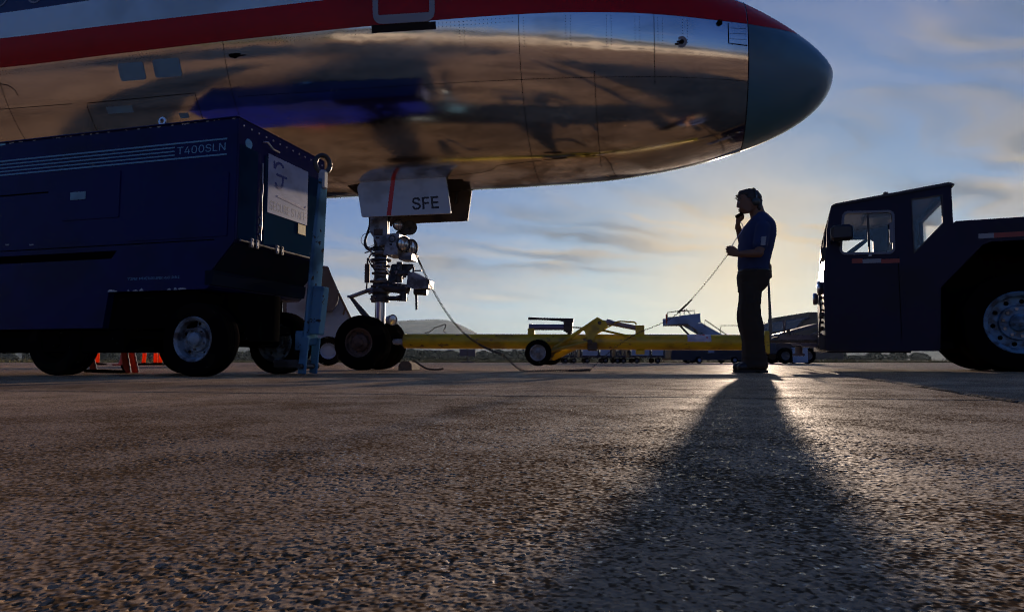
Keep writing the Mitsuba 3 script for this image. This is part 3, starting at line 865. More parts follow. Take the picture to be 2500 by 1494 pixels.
obj('door_arm', [cyl(a3(925, 470, VN + .03), a3(925, 470, VF - .03), .025), cyl(a3(1040, 450, VN + .03), a3(1040, 450, VF - .03), .02)], 'm_gear_dark', jet, FA)
# ------------------------------------------------------------------ tow bar
B0, B1 = at(990, 833, 8.72), at(1875, 838, 8.02)
FB = Frame(B0[0], B0[1], math.degrees(math.atan2(B0[1] - B1[1], B1[0] - B0[0])))
LB = math.hypot(*(B1 - B0)[:2])
pr('m_yellow', worn((.52, .37, .010), (.26, .17, .012), 4, .55, rust=(.16, .09, .03)), .34)
pr('m_cyl_blue', worn((.16, .15, .22), (.09, .085, .11), 8, .7), .4)
pr('m_pump', worn((.05, .035, .02), (.02, .015, .012), 10, .7), .5)
pr('m_white_plate', worn((.55, .55, .60), (.36, .36, .40), 8, .6), .5)
bar = thing('tow_bar', 'long yellow aircraft tow bar hooked between nose gear and blue tug', 'tow bar')
P = FB.px


def b3(x, y, v):
    u, z = P(x, y, v)
    return np.array([u, v, z])


zt_ = .5 * (P(990, 814, 0)[1] + P(990, 851, 0)[1])
zt2 = .5 * (P(1870, 816, 0)[1] + P(1870, 857, 0)[1])
RB_ = .5 * (P(1400, 814.5, -.09)[1] - P(1400, 852, -.09)[1])
tubek = obj('tube', cyl([0, 0, zt_], [LB, 0, zt2], RB_, n=40), 'm_yellow', bar, FB, smooth=40)
zm = lambda u: zt_ + (zt2 - zt_) * u / LB
obj('end_cap', [cyl([-.01, 0, zt_], [.012, 0, zt_], RB_ * 1.03, n=36)], 'm_yellow', bar, FB)
obj('nose_hook', [box([-.07, -.05, zt_ - .01], (.16, .03, .07), .008), box([-.07, .05, zt_ - .01], (.16, .03, .07), .008), cyl([-.12, -.09, zt_ - .01], [-.12, .09, zt_ - .01], .026)], 'm_gear_white', bar, FB)
obj('end_flange', box([LB - .03, 0, zt2], (.055, .24, .27), .01), 'm_yellow', bar, FB)
obj('hitch_tongue', [box([LB + .19, 0, zt2 + .015], (.42, .10, .035), .006), lathe([(.045, -.018), (.08, -.018), (.085, 0), (.08, .018), (.045, .018), (.045, -.018)], [LB + .46, 0, zt2 + .015], [0, 0, 1], 24)], 'm_pump', bar, FB)
vs = -RB_ - .01
for nm, x0, x1, ytop in (('clamp_band', 1287, 1303, 805), ('clamp_band', 1552, 1574, 798)):
    u0, u1 = P(x0, 830, vs)[0], P(x1, 830, vs)[0]
    obj(nm, [cyl([u0, 0, zm(u0)], [u1, 0, zm(u1)], RB_ + .012, n=36), box([(u0 + u1) / 2, -.03, .5 * (zm(u0) + RB_ + P(x0, ytop, vs)[1])], (u1 - u0, .05, P(x0, ytop, vs)[1] - zm(u0) - RB_ + .04), .006),
         box([(u0 + u1) / 2, .0, zm(u0) - RB_ - .03], (u1 - u0, .12, .05), .006)], 'm_yellow', bar, FB)
# undercarriage: A-frame, wheel legs, pivot
vp = -.13
tri = sg.Polygon(FB.pxs([(1390, 826), (1458, 774), (1480, 786), (1484, 797), (1470, 806), (1456, 814), (1449, 832), (1436, 832), (1427, 808), (1420, 804), (1398, 828)], vp)).buffer(0)
obj('lift_bracket', [prism(tri, vp - .015, vp + .01)], 'm_yellow', bar, FB)
obj('lift_bracket', [prism(tri, -vp - .01, -vp + .015)], 'm_yellow', bar, FB)
obj('lift_arm', [hull([(b3(1458, 779, vp), .02), (b3(1352, 850, vp - .02), .022)], 10)], 'm_yellow', bar, FB)
obj('lift_arm', [hull([(b3(1432, 835, vp - .02), .026), (b3(1345, 856, vp - .03), .024)], 10)], 'm_yellow', bar, FB)
obj('lift_arm', [hull([(b3(1432, 835, .14), .026), (b3(1360, 866, .16), .03), (b3(1352, 875, .16), .03)], 10)], 'm_yellow', bar, FB)
obj('lift_arm', [hull([(b3(1470, 806, vp), .014), (b3(1550, 824, vp), .014)], 8)], 'm_yellow', bar, FB)
obj('pivot', [cyl(b3(1464, 788, -.16), b3(1464, 788, .16), .022), cyl(b3(1440, 834, -.17), b3(1440, 834, .17), .03), box(b3(1447, 846, 0), (.12, .26, .10), .01)], 'm_pump', bar, FB)
obj('ram', [cyl(b3(1484, 787, 0), b3(1554, 801, 0), .030, n=20), cyl(b3(1480, 786, 0), b3(1494, 789, 0), .038, n=20), cyl(b3(1466, 784, 0), b3(1484, 787, 0), .018)], 'm_cyl_blue', bar, FB)
obj('ram_hose', tube([b3(x, y, -.04) for x, y in ((1484, 798), (1496, 792), (1506, 786), (1520, 784.5), (1536, 786), (1552, 789), (1553, 793))], .009, 7, spline=30), 'm_yellow', bar, FB, smooth=True)
pumpk = obj('hand_pump', [cyl(b3(1293, 799, 0), b3(1378, 799, 0), .036, n=24), cyl(b3(1292, 799, 0), b3(1299, 799, 0), .042, n=20)], 'm_cyl_blue', bar, FB)
obj('pump_block', [box(b3(1387, 797, 0), (.105, .10, .13), .01), box(b3(1388, 806, 0), (.06, .08, .07), .006), cyl(b3(1390, 812, 0), b3(1392, 816, 0), .03), box(b3(1380, 788, 0), (.02, .05, .06), .003), box(b3(1394, 788, 0), (.03, .05, .06), .003), cyl(b3(1396, 799, 0), b3(1420, 800, 0), .009)], 'm_pump', pumpk, FB)
obj('pump_handle', prism(sg.Polygon(FB.pxs([(1290, 774.5), (1312, 775.5), (1400, 777.8), (1400, 787), (1378, 786.5), (1364, 783), (1316, 781), (1290, 780.8)], 0)), -.018, .018), 'm_pump', pumpk, FB)
obj('pump_mount', [box(b3(1296, 808, 0), (.03, .06, .10), .004), cyl(b3(1300, 802, 0), b3(1296, 812, 0), .012)], 'm_yellow', pumpk, FB)
obj('rope_handle', tube([b3(x, y, 0) for x, y in ((1038, 813), (1043, 811.5), (1046, 812), (1054, 806), (1062, 800), (1074, 796), (1084, 792), (1088, 792), (1088, 797), (1084, 804), (1084, 809), (1087, 812), (1090, 812))], .007, 6), 'm_pump', bar, FB, smooth=True, label='bent wire handle on top of the tube')
# plate with a red arrow
u0, u1 = P(1679, 830, vs)[0], P(1737, 830, vs)[0]


def wrap(u0, u1, a0, a1, off, n=10):
    """a patch on the tube between two lengths and two angles above the horizontal"""
    U, A = np.meshgrid(np.linspace(u0, u1, 8), np.radians(np.linspace(a0, a1, n)), indexing='ij')
    r = RB_ + off
    return trimesh.Trimesh(np.stack([U, -r * np.cos(A), zm(U) + r * np.sin(A)], -1).reshape(-1, 3), grid_faces(8, n), process=False)


plk = obj('warning_plate', wrap(u0, u1, 3, 76, .003), 'm_white_plate', bar, FB, smooth=True, label='white decal with a red arrow mark')


def wrap_poly(pts, off):
    pg = sg.Polygon(pts)
    v, f = trimesh.creation.triangulate_polygon(pg, engine='earcut')
    a = np.radians(v[:, 1])
    r = RB_ + off
    return trimesh.Trimesh(np.stack([v[:, 0], -r * np.cos(a), zm(v[:, 0]) + r * np.sin(a)], -1), f, process=False)


du = u1 - u0
obj('arrow', [wrap_poly([(u0 + .30 * du, 70), (u0 + .36 * du, 76), (u0 + .86 * du, 40), (u0 + .86 * du, 28), (u0 + .80 * du, 30)], .006), wrap_poly([(u0 + .66 * du, 74), (u0 + .74 * du, 74), (u0 + .74 * du, 50), (u0 + .66 * du, 54)], .0055), wrap_poly([(u0 + .5 * du, 66), (u0 + .72 * du, 70), (u0 + .72 * du, 64), (u0 + .5 * du, 58)], .005)], 'm_door_red', plk, FB)
wc = b3(1314, 861, -.24)
wheel(bar, wc, .158, .10, .093, FB, rim_mat='m_gear_white', studs=5, dish=.3, hole=False, n=44)
wc2 = b3(1343, 861, .20)
wheel(bar, wc2, .158, .10, .093, FB, rim_mat='m_gear_white', studs=5, dish=.3, hole=False, n=44)
obj('axle', [cyl(wc, wc2, .018), hull([(b3(1345, 856, vp - .03), .024), (wc + [0, .06, 0], .022)], 8), hull([(b3(1352, 872, .16), .026), (wc2 + [0, -.05, 0], .022)], 8)], 'm_pump', bar, FB)
# chock with its rope
CH = at(999, 901, 8.55)
FC = Frame(CH[0], CH[1], 14)
pr('m_wood', worn((.16, .11, .06), (.08, .055, .035), 18, .7), .8)
pr('m_rope', (.06, .045, .025), .85)
ck = thing('wheel_chock', 'worn wooden wheel chock with rope lying against the nose tyre', 'chock')
obj('block', prism(sg.Polygon([(-.09, .0), (.09, .0), (.085, .075), (.045, .112), (-.05, .112), (-.09, .06)]).buffer(-.006).buffer(.006), -.13, .13), 'm_wood', ck, FC)
obj('rope', tube([FC.R.T @ (np.array(q) - FC.o) for q in (at(1008, 882, 8.42), at(1016, 884, 8.36), at(1026, 891, 8.3), at(1038, 898, 8.28), at(1056, 902, 8.22), at(1074, 901.5, 8.24), at(1082, 899.5, 8.26))], .011, 7, spline=28), 'm_rope', ck, FC, smooth=True)
# ------------------------------------------------------------------ ground worker in profile, facing the aircraft's tail
PF0 = at(1833, 908.5, 6.89)
FP = Frame(PF0[0], PF0[1], 0.0)
pr('m_skin', (.17, .09, .055), .55, spec=.3)
pr('m_hair', (.022, .015, .010), .55)


def cloth_tex(a, b, s):
    def fn(p, n, uv):
        return mikit.mix(a, b, mikit.fbm(p.x * s, p.y * s, p.z * s, 3))
    return mikit.proc(fn)


def cloth_bump(p, n, uv):
    return mikit.fbm(p.x * 16, p.y * 16, p.z * 9, 3) * .006 + mikit.noise(p.x * 260, p.y * 260, p.z * 260) * .0003


def cloth(name, a, b, s=8):
    scene[name] = {'type': 'twosided', 'bsdf': {'type': 'bumpmap', 'arbitrary': mikit.proc(cloth_bump, 3e-3), 'scale': 1.0, 'bsdf': {'type': 'principled', 'base_color': cloth_tex(a, b, s), 'roughness': .85, 'specular': .2, 'sheen': .4}}}


cloth('m_shirt', (.022, .036, .090), (.032, .048, .115))
cloth('m_trousers', (.030, .022, .015), (.045, .034, .022))
pr('m_boot', (.012, .011, .010), .45)
pr('m_sole', (.02, .018, .016), .8)


def p3(x, y, v):
    u, z = FP.px(x, y, v)
    return np.array([u, v, z])


def loft(levels, n=28, sq=2.0):
    """levels: (z, u centre, v centre, u half, v half) from bottom to top, as a closed Manifold"""
    g = np.arange(n) * 2 * np.pi / n
    c, s = np.cos(g), np.sin(g)
    e = 2.0 / sq
    cx_, sx_ = np.sign(c) * np.abs(c) ** e, np.sign(s) * np.abs(s) ** e
    V, k = [], len(levels)
    for z, uc, vc, ru, rv in levels:
        V.append(np.stack([uc + ru * cx_, vc + rv * sx_, z + 0 * g], 1))
    V = np.vstack(V + [[[levels[0][1], levels[0][2], levels[0][0]]], [[levels[-1][1], levels[-1][2], levels[-1][0]]]])
    i, j = np.meshgrid(np.arange(k - 1), np.arange(n), indexing='ij')
    q = np.stack([i * n + j, i * n + (j + 1) % n, (i + 1) * n + (j + 1) % n, (i + 1) * n + j], -1).reshape(-1, 4)
    jj = np.arange(n)
    f = np.vstack([q[:, [0, 1, 2]], q[:, [0, 2, 3]], np.stack([(jj + 1) % n, jj, jj * 0 + k * n], 1), np.stack([(k - 1) * n + jj, (k - 1) * n + (jj + 1) % n, jj * 0 + k * n + 1], 1)])
    return m3.Manifold(m3.Mesh(np.asarray(V, np.float32), np.asarray(f[:, ::-1], np.uint32)))


def dense(levels, m=5):
    L = np.array(levels, float)
    t = np.arange(len(L))
    tt = np.linspace(0, len(L) - 1, (len(L) - 1) * m + 1)
    return [tuple(r) for r in PchipInterpolator(t, L)(tt)]


def side_loft(rows, vc, rv, sq=2.3, grow=0.0):
    """rows: (pixel y, front x, back x) of a silhouette seen from the side"""
    out = []
    for k, (y, xf, xb) in enumerate(rows):
        a, b = p3(xf, y, vc), p3(xb, y, vc)
        r = rv[k] if np.ndim(rv) else rv
        out.append(((a[2] + b[2]) / 2, (a[0] + b[0]) / 2, vc, (b[0] - a[0]) / 2 + grow, r + grow))
    out = out[::-1]
    return loft(dense(out), 32, sq)


def limb(pts, n=16):
    """a chain of (point, radius) joints"""
    parts = [hull([pts[k], pts[k + 1]], n) for k in range(len(pts) - 1)]
    return m3.Manifold.batch_boolean(parts, m3.OpType.Add)


def smooth_union(parts, edge=.014, it=8, lam=.5):
    M = m3.Manifold.batch_boolean(parts, m3.OpType.Add)
    m = tm(M.refine_to_length(edge))
    m.merge_vertices()
    if it: trimesh.smoothing.filter_taubin(m, lamb=lam, nu=lam + .03, iterations=it, laplacian_operator=trimesh.smoothing.laplacian_calculation(m, equal_weight=False))
    return m


def ell(c, r, n=24):
    return m3.Manifold.sphere(1.0, n).scale(list(map(float, r))).translate(list(map(float, c)))


def hand(w, d, n, t, s=1.0, grip=.020):
    """closed hand: w wrist, d forearm direction, n palm normal (the fingers curl to it), t thumb side"""
    d, n, t = (np.asarray(x, float) / np.linalg.norm(x) for x in (d, n, t))
    q = lambda a, b, c: np.asarray(w, float) + s * (a * d + b * n + c * t)
    parts = [limb([(q(-.03, 0, 0), .027 * s), (q(.0, 0, 0), .025 * s)]), hull([(q(.005, 0, .012), .020 * s), (q(.005, 0, -.014), .019 * s), (q(.080, -.004, .030), .014 * s), (q(.084, -.004, .008), .0145 * s), (q(.080, -.002, -.014), .0135 * s), (q(.072, 0, -.033), .012 * s), (q(.04, .012, .03), .016 * s)], 14)]
    for k, (z, L) in enumerate(((.031, .95), (.010, 1.05), (-.012, 1.0), (-.033, .82))):
        r = (.0100, .0102, .0098, .0088)[k] * s
        x0 = (.083, .087, .083, .074)[k]
        chain = [(q(x0, 0, z), r * 1.08), (q(x0 + .026 * L, .022 * L, z * 1.02), r), (q(x0 + .012 * L, .048 * L + .004 * k, z * .98), r * .94), (q(x0 - .018 * L, .050 * L, z * .95), r * .86)]
        parts.append(limb(chain, 10))
    parts.append(limb([(q(.02, .008, .030), .0145 * s), (q(.048, .024, .050), .0125 * s), (q(.076, .036, .048), .0108 * s), (q(.098, .044, .036), .0092 * s)], 10))
    return parts


# torso: (y, front, back) of the shirt
TR = [(664, 1806, 1873), (650, 1804, 1875), (633, 1804, 1878.5), (618, 1804, 1882), (600, 1805, 1886.5), (582, 1808, 1889.5), (566, 1813, 1890.5), (552, 1820, 1888), (540, 1829, 1883), (530, 1837, 1876), (521, 1842, 1868)]
RVT = [.150, .152, .156, .162, .172, .182, .188, .186, .165, .115, .070]
NA, FA_ = -.235, .215
sh_n, el_n, wr_n = p3(1862, 557, -.185), p3(1853.5, 618, NA - .03), p3(1803, 620, NA + .055)
sh_f, el_f, wr_f = p3(1852, 556, .185), p3(1813, 594, .235), p3(1801, 551, .10)
hand_n = hand(wr_n, p3(1786, 614, NA + .055) - wr_n, [0, 1, .1], [.1, 0, 1], 1.03)
hand_f = hand(wr_f, p3(1801.5, 533, .07) - wr_f, [.85, -.5, 0], [-.2, -.95, .1], .98)
head = [ell(p3(1833, 487, 0), (.098, .077, .098), 28), hull([(p3(1812, 482, -.03), .042), (p3(1812, 482, .03), .042), (p3(1814, 507, -.025), .036), (p3(1814, 507, .025), .036), (p3(1812, 518, 0), .022), (p3(1826, 516, -.045), .022), (p3(1826, 516, .045), .022), (p3(1838, 505, -.05), .028), (p3(1838, 505, .05), .028)], 16),
        hull([(p3(1802.5, 491, 0), .010), (p3(1800.4, 505.5, 0), .0095), (p3(1804, 506.5, -.012), .009), (p3(1804, 506.5, .012), .009), (p3(1808, 498, 0), .016)], 12),
        hull([(p3(1803, 488, -.028), .010), (p3(1803, 488, .028), .010)], 10), hull([(p3(1804.0, 513, -.016), .008), (p3(1804.0, 513, .016), .008)], 10), hull([(p3(1805.2, 516.3, -.014), .0085), (p3(1805.2, 516.3, .014), .0085)], 10),
        hull([(p3(1849, 502, 0), .050), (p3(1854, 528, 0), .062)], 16), limb([(p3(1841, 505, 0), .062), (p3(1847, 524, 0), .063), (p3(1852, 540, 0), .075)], 18)]
ears = [ell(p3(1837, 498, v), (.018, .012, .032), 14) for v in (-.079, .079)]
arm_n = [limb([(sh_n, .058), (sh_n * .5 + el_n * .5, .052), (el_n, .043)]), limb([(el_n, .042), (el_n * .65 + wr_n * .35, .041), (wr_n, .027)])]
arm_f = [limb([(sh_f, .056), (sh_f * .5 + el_f * .5, .048), (el_f, .041)]), limb([(el_f, .041), (el_f * .62 + wr_f * .38, .038), (wr_f, .026)])]
LEGN = [(690, 1806, 1874), (712, 1808, 1859.5), (733, 1808, 1857), (745, 1807, 1855.6), (769, 1805.5, 1857), (793, 1808, 1863), (815, 1812, 1864), (835, 1816, 1865), (860, 1817.5, 1868), (880, 1816, 1872), (899, 1815, 1873.5)]
LEGF = [(690, 1803.5, 1868), (712, 1805, 1854), (733, 1804, 1851), (745, 1802.8, 1849), (769, 1799.7, 1850), (793, 1802, 1854), (815, 1807.5, 1856), (835, 1812, 1857), (860, 1812.5, 1859), (880, 1811, 1862), (899, 1809, 1863)]
PEL = [(662, 1806.5, 1873.5), (668, 1803.5, 1875.3), (676, 1802, 1876), (688, 1803, 1874.5), (700, 1804.5, 1869), (712, 1806, 1858)]
shrink = -.012
body_parts = head + ears + arm_n + arm_f + hand_n + hand_f
body_parts += [side_loft(TR, 0, RVT, 2.3, -.030), side_loft(PEL, 0, .165, 2.3, -.03)]
for rows, vc in ((LEGN, -.095), (LEGF, .095)):
    r2 = [(y, xf + 6, xb - 6) for y, xf, xb in rows]
    body_parts.append(side_loft(r2, vc, .055, 2.0))
    body_parts.append(hull([(p3(rows[-1][1] + 12, 902, vc) * [1, 1, 0] + [0, 0, .06], .03), (p3(rows[-1][2] - 14, 902, vc) * [1, 1, 0] + [0, 0, .06], .03)], 10))
man = thing('person', 'worker in blue polo shirt and dark trousers holding a microphone to his mouth', 'person')
body = tm(m3.Manifold.batch_boolean(body_parts, m3.OpType.Add).refine_to_length(.010))
body.merge_vertices()
trimesh.smoothing.filter_taubin(body, lamb=.5, nu=.53, iterations=6, laplacian_operator=trimesh.smoothing.laplacian_calculation(body, equal_weight=False))
obj('body', body, 'm_skin', man, FP, smooth=True)
# eyes
for v in (-.033, .033):
    obj('eye', trimesh.creation.icosphere(2, .0115), 'm_frame_grey', man, Frame(*(FP.w(p3(1805.2, 494.5, v))[:2]), 0, FP.w(p3(1805.2, 494.5, v))[2]), smooth=True)
# hair: cap over the crown and nape with a few raised tufts in front
hm = m3.Manifold.batch_boolean([ell(p3(1834.5, 486, 0), (.102, .083, .101), 30), hull([(p3(1810, 473, -.035), .03), (p3(1810, 473, .035), .03), (p3(1830, 475, 0), .06)], 14), hull([(p3(1851, 508, -.04), .031), (p3(1851, 508, .04), .031), (p3(1848, 490, 0), .05)], 14)], m3.OpType.Add)
cutter = hull([(p3(1795, 489, -.13), .03), (p3(1795, 489, .13), .03), (p3(1828, 489, -.13), .022), (p3(1828, 489, .13), .022), (p3(1795, 530, -.13), .04), (p3(1795, 530, .13), .04), (p3(1841, 530, -.13), .05), (p3(1841, 530, .13), .05)], 10)
hm = tm((hm - cutter).refine_to_length(.010))
hm.merge_vertices()
hm.vertices += hm.vertex_normals * ((meshkit.noise(hm.vertices * 70, 3) - .4) * .010)[:, None]
tufts = []
rs = np.random.default_rng(5)
for k in range(150):
    a, b = rs.uniform(-.06, .06), rs.uniform(1799, 1848)
    base = p3(b, 465.5 + ((b - 1832) / 33) ** 2 * 14, a) + [0, 0, -.012 - .9 * a * a / .075]
    dr_ = np.array([-.6 + (b - 1805) * .03, a * 4, .55]) + rs.normal(size=3) * .25
    dr_ /= np.linalg.norm(dr_)
    tufts.append(cyl(base, base + dr_ * rs.uniform(.022, .036), .0055, .0008, n=5))
obj('hair', [hm] + tufts, 'm_hair', man, FP, smooth=40)
# shirt
slv = [limb([(sh_n, .073), (sh_n * .5 + el_n * .5 + [0, 0, .0], .070), (sh_n * .35 + el_n * .65, .070)], 20), limb([(sh_f, .070), (sh_f * .42 + el_f * .58, .062)], 20)]
torso = side_loft(TR, 0, RVT, 2.3)
sh = smooth_union([torso] + slv + [hull([(p3(1846, 538, -.06), .05), (p3(1846, 538, .06), .05), (p3(1862, 545, -.14), .05), (p3(1862, 545, .14), .05)], 16)], .013, 8)
w_ = meshkit.fbm(sh.vertices * [9, 9, 5] + 3, 3, 8)
sh.vertices += sh.vertex_normals * ((w_ - .42) * .020)[:, None]
shk = obj('shirt', sh, 'm_shirt', man, FP, smooth=True)
col = [hull([(p3(1864, 519, -.045), .008), (p3(1866, 517, .0), .008), (p3(1864, 519, .045), .008), (p3(1866, 533, -.06), .010), (p3(1869, 530, 0), .010), (p3(1866, 533, .06), .010)], 10),
       hull([(p3(1864, 519, -.05), .008), (p3(1843, 533, -.06), .008), (p3(1866, 533, -.075), .008), (p3(1841, 546, -.06), .008)], 8), hull([(p3(1864, 519, .05), .008), (p3(1843, 533, .06), .008), (p3(1866, 533, .075), .008), (p3(1841, 546, .06), .008)], 8)]
obj('collar', smooth_union(col, .01, 3), 'm_shirt', shk, FP, smooth=True)
pc = sh_n * .45 + el_n * .55
obj('sleeve_badge', prism(FP.pxs([(1859, 578), (1870, 577), (1868, 599), (1857, 599)], NA - .07), NA - .079, NA - .055), 'm_frame_grey', shk, FP, label='pale reflective patch on the sleeve')
# trousers with belt
LV = [.060, .072, .084, .088, .088, .085, .082, .080, .080, .082, .084]
tr = smooth_union([side_loft([(y - 14, a, b) for y, a, b in PEL[3:]] + [(722, 1815, 1850)], 0, [.16, .155, .13, .09], 2.3), side_loft(PEL, 0, .165, 2.5), side_loft(LEGN, -.095, LV, 2.3), side_loft(LEGF, .095, LV, 2.3)], .014, 3)
z = tr.vertices[:, 2]
fold = .5 * meshkit.fbm(tr.vertices * [7, 7, 12] + 5, 3, 18) + .5 * meshkit.fbm(tr.vertices * [4, 4, 26], 2, 28)
tr.vertices += tr.vertex_normals * ((fold - .5) * (.012 + .030 * sm(.34, .05, z)))[:, None]
obj('trousers', tr, 'm_trousers', man, FP, smooth=True)
zb_ = p3(1840, 663, 0)[2]
g = np.linspace(0, 2 * np.pi, 33)
uc, ru = p3(1840, 663, 0)[0], -.008 + .5 * (p3(1874.5, 663, 0)[0] - p3(1806, 663, 0)[0])
obj('belt', tube(np.stack([uc + ru * np.sign(np.cos(g)) * np.abs(np.cos(g)) ** .8, .150 * np.sign(np.sin(g)) * np.abs(np.sin(g)) ** .8, zb_ + 0 * g], 1), .017, 8), 'm_boot', man, FP, smooth=True)
# boots
for nm, vc, xt, xh in (('near', -.095, 1799, 1874.5), ('far', .095, 1788.5, 1863)):
    ut, uh = p3(xt, 905, vc)[0], p3(xh, 905, vc)[0]
    up = smooth_union([hull([([ut + .05, vc - .012, .055], .045), ([ut + .05, vc + .012, .055], .045), ([ut + .13, vc, .075], .045), ([uh - .05, vc, .06], .045)], 16), hull([([ut + .13, vc, .08], .042), ([uh - .055, vc, .16], .052), ([uh - .05, vc, .06], .048), ([ut + .16, vc, .15], .045)], 16)], .014, 5)
    bk = obj('boot', up, 'm_boot', man, FP, smooth=True)
    so_ = sg.Polygon([(ut + .005, vc - .02), (ut + .03, vc - .047), (ut + .11, vc - .05), (ut + .17, vc - .036), (uh - .06, vc - .04), (uh - .01, vc - .034), (uh, vc), (uh - .01, vc + .034), (uh - .06, vc + .04), (ut + .17, vc + .036), (ut + .11, vc + .05), (ut + .03, vc + .047), (ut + .005, vc + .02)])
    s1 = trimesh.creation.extrude_polygon(so_, .014, engine='earcut'); s1.apply_translation([0, 0, .014])
    s2 = trimesh.creation.extrude_polygon(so_.intersection(sg.box(uh - .085, -1, uh + 1, 1)), .015, engine='earcut'); s2.apply_translation([0, 0, .001])
    s3_ = trimesh.creation.extrude_polygon(so_.intersection(sg.box(-9, -1, ut + .17, 1)).buffer(-.004), .015, engine='earcut'); s3_.apply_translation([0, 0, .001])
    obj('sole', [s1, s2, s3_], 'm_sole', bk, FP)
# headset
pr('m_cup', (.03, .045, .045), .35)
hs = thing('headset', 'dark ear-muff headset worn over the short hair of the worker', 'headset')
top = p3(1839, 463.2, 0)
zcup = p3(1838, 497, 0)
g = np.linspace(0, math.pi, 26)
obj('band', tube(np.stack([zcup[0] + .004 - 0 * g, .094 * np.cos(g), zcup[2] + .02 + (top[2] - zcup[2] - .012) * np.sin(g) ** .8], 1), .009, 8), 'm_cup', hs, FP, smooth=True)
for s_ in (-1, 1):
    ck_ = obj('ear_cup', lathe([(.001, .034), (.022, .033), (.034, .026), (.040, .012), (.041, 0), (.036, -.012), (.02, -.014)], zcup + [0, s_ * .084, 0], [0, s_, 0], 28), 'm_cup', hs, FP, smooth=40)
    obj('cup_arm', [cyl(zcup + [0, s_ * .112, .0], zcup + [.003, s_ * .104, .06], .006, n=8)], 'm_steel', ck_, FP)
mc = p3(1801, 529, .02)
obj('microphone', [cyl(p3(1797, 530, .045), p3(1809, 523, .0), .017, n=16), lathe([(.017, 0), (.022, .01), (.020, .024), (.001, .03)], p3(1808, 523.5, .0), p3(1809, 523, 0) - p3(1797, 530, .045), 16)], 'm_black', hs, FP)
obj('cord', tube([p3(x, y, v) for x, y, v in ((1799, 533, .05), (1812, 548, -.0), (1814, 556, -.05), (1806, 571, -.12), (1797, 584, -.16), (1789, 597, -.18), (1785, 606, -.175), (1784, 614, -.15))], .0045, 6, spline=40), 'm_white_plate', hs, FP, smooth=True, label='pale straight cord running down to the lower fist')
coil = []
sp_ = np.array([p3(1864, 525, -.05), p3(1871, 534, -.03), p3(1878, 544, -.01), p3(1884, 556, 0.0)])
tt = np.linspace(0, 1, 260)
cl = CubicSpline(np.linspace(0, 1, 4), sp_)(tt)
ang = tt * 2 * np.pi * 15
obj('coil_cord', tube(cl + np.stack([.0065 * np.cos(ang) - .003, .0065 * np.sin(ang), .003 * np.cos(ang)], 1), .0028, 5), 'm_black', hs, FP, smooth=True)
pk = thing('belt_pouch', "slim tan pouch hanging behind the worker's belt", 'pouch')
pr('m_tan', (.16, .10, .04), .7)
obj('pouch', [box(p3(1878.2, 663, .02), (.034, .07, .145), .012)], 'm_tan', pk, FP)
obj('strap', [hull([(p3(1877.5, 628, .02), .010), (p3(1877, 650, .02), .013)], 10), hull([(p3(1872, 646, .02), .008), (p3(1877, 650, .02), .01)], 8)], 'm_tan', pk, FP)

# interphone cord: from the lamp housing down to the ground and up over the tow bar to the worker's fist
fist = FP.w(p3(1783, 612, -.16))


def coil_cord(pts, r_coil, r_wire, turns_per_m, n_per=9):
    p = np.asarray(pts, float)
    s = np.r_[0, np.cumsum(np.linalg.norm(np.diff(p, axis=0), axis=1))]
    L = s[-1]
    n = int(L * turns_per_m * n_per)
    t = np.linspace(0, L, n)
    C = CubicSpline(s, p)
    c, d = C(t), C(t, 1)
    d /= np.linalg.norm(d, axis=1, keepdims=True)
    a = np.cross(d, [0, 1, .05]); a /= np.linalg.norm(a, axis=1, keepdims=True)
    b = np.cross(d, a)
    ph_ = 2 * np.pi * turns_per_m * t
    return tube(c + r_coil * (np.cos(ph_)[:, None] * a + np.sin(ph_)[:, None] * b), r_wire, 5)


ca = [FA.w(a3(1014, 617, .0))] + [at(x, y, Y) for x, y, Y in ((1042, 678, 8.55), (1083, 752, 8.4), (1130, 810, 8.2), (1190, 851, 7.95), (1240, 876, 7.7))]
gl = [at(1275, 889, 7.6), at(1315, 897, 7.5), at(1365, 897.5, 7.45), at(1410, 893, 7.6), at(1440, 886, 7.9)]
for q in gl: q[2] = max(q[2], .012)
gl = [np.array([q[0], q[1], .012]) for q in gl]
up_ = [at(1490, 858, 7.75), at(1560, 812, 7.6), at(1622, 786, 7.45), at(1662, 757, 7.35), at(1715, 700, 7.15), at(1755, 650, 6.95), fist]
cd = thing('interphone_cord', 'long black coiled cord running from nose gear over the ground to the worker', 'cord')
obj('coiled_run', coil_cord(ca + gl, .0105, .0042, 52), 'm_hose', cd, smooth=True)
obj('stretched_run', coil_cord([gl[-1]] + up_[:4], .0045, .0040, 22), 'm_hose', cd, smooth=True)
obj('stretched_run', coil_cord(up_[3:], .006, .0028, 38), 'm_hose', cd, smooth=True)
obj('strain_relief', [hull([(at(1657, 762, 7.37), .013), (at(1690, 731, 7.24), .006)], 8)], 'm_hose', cd)
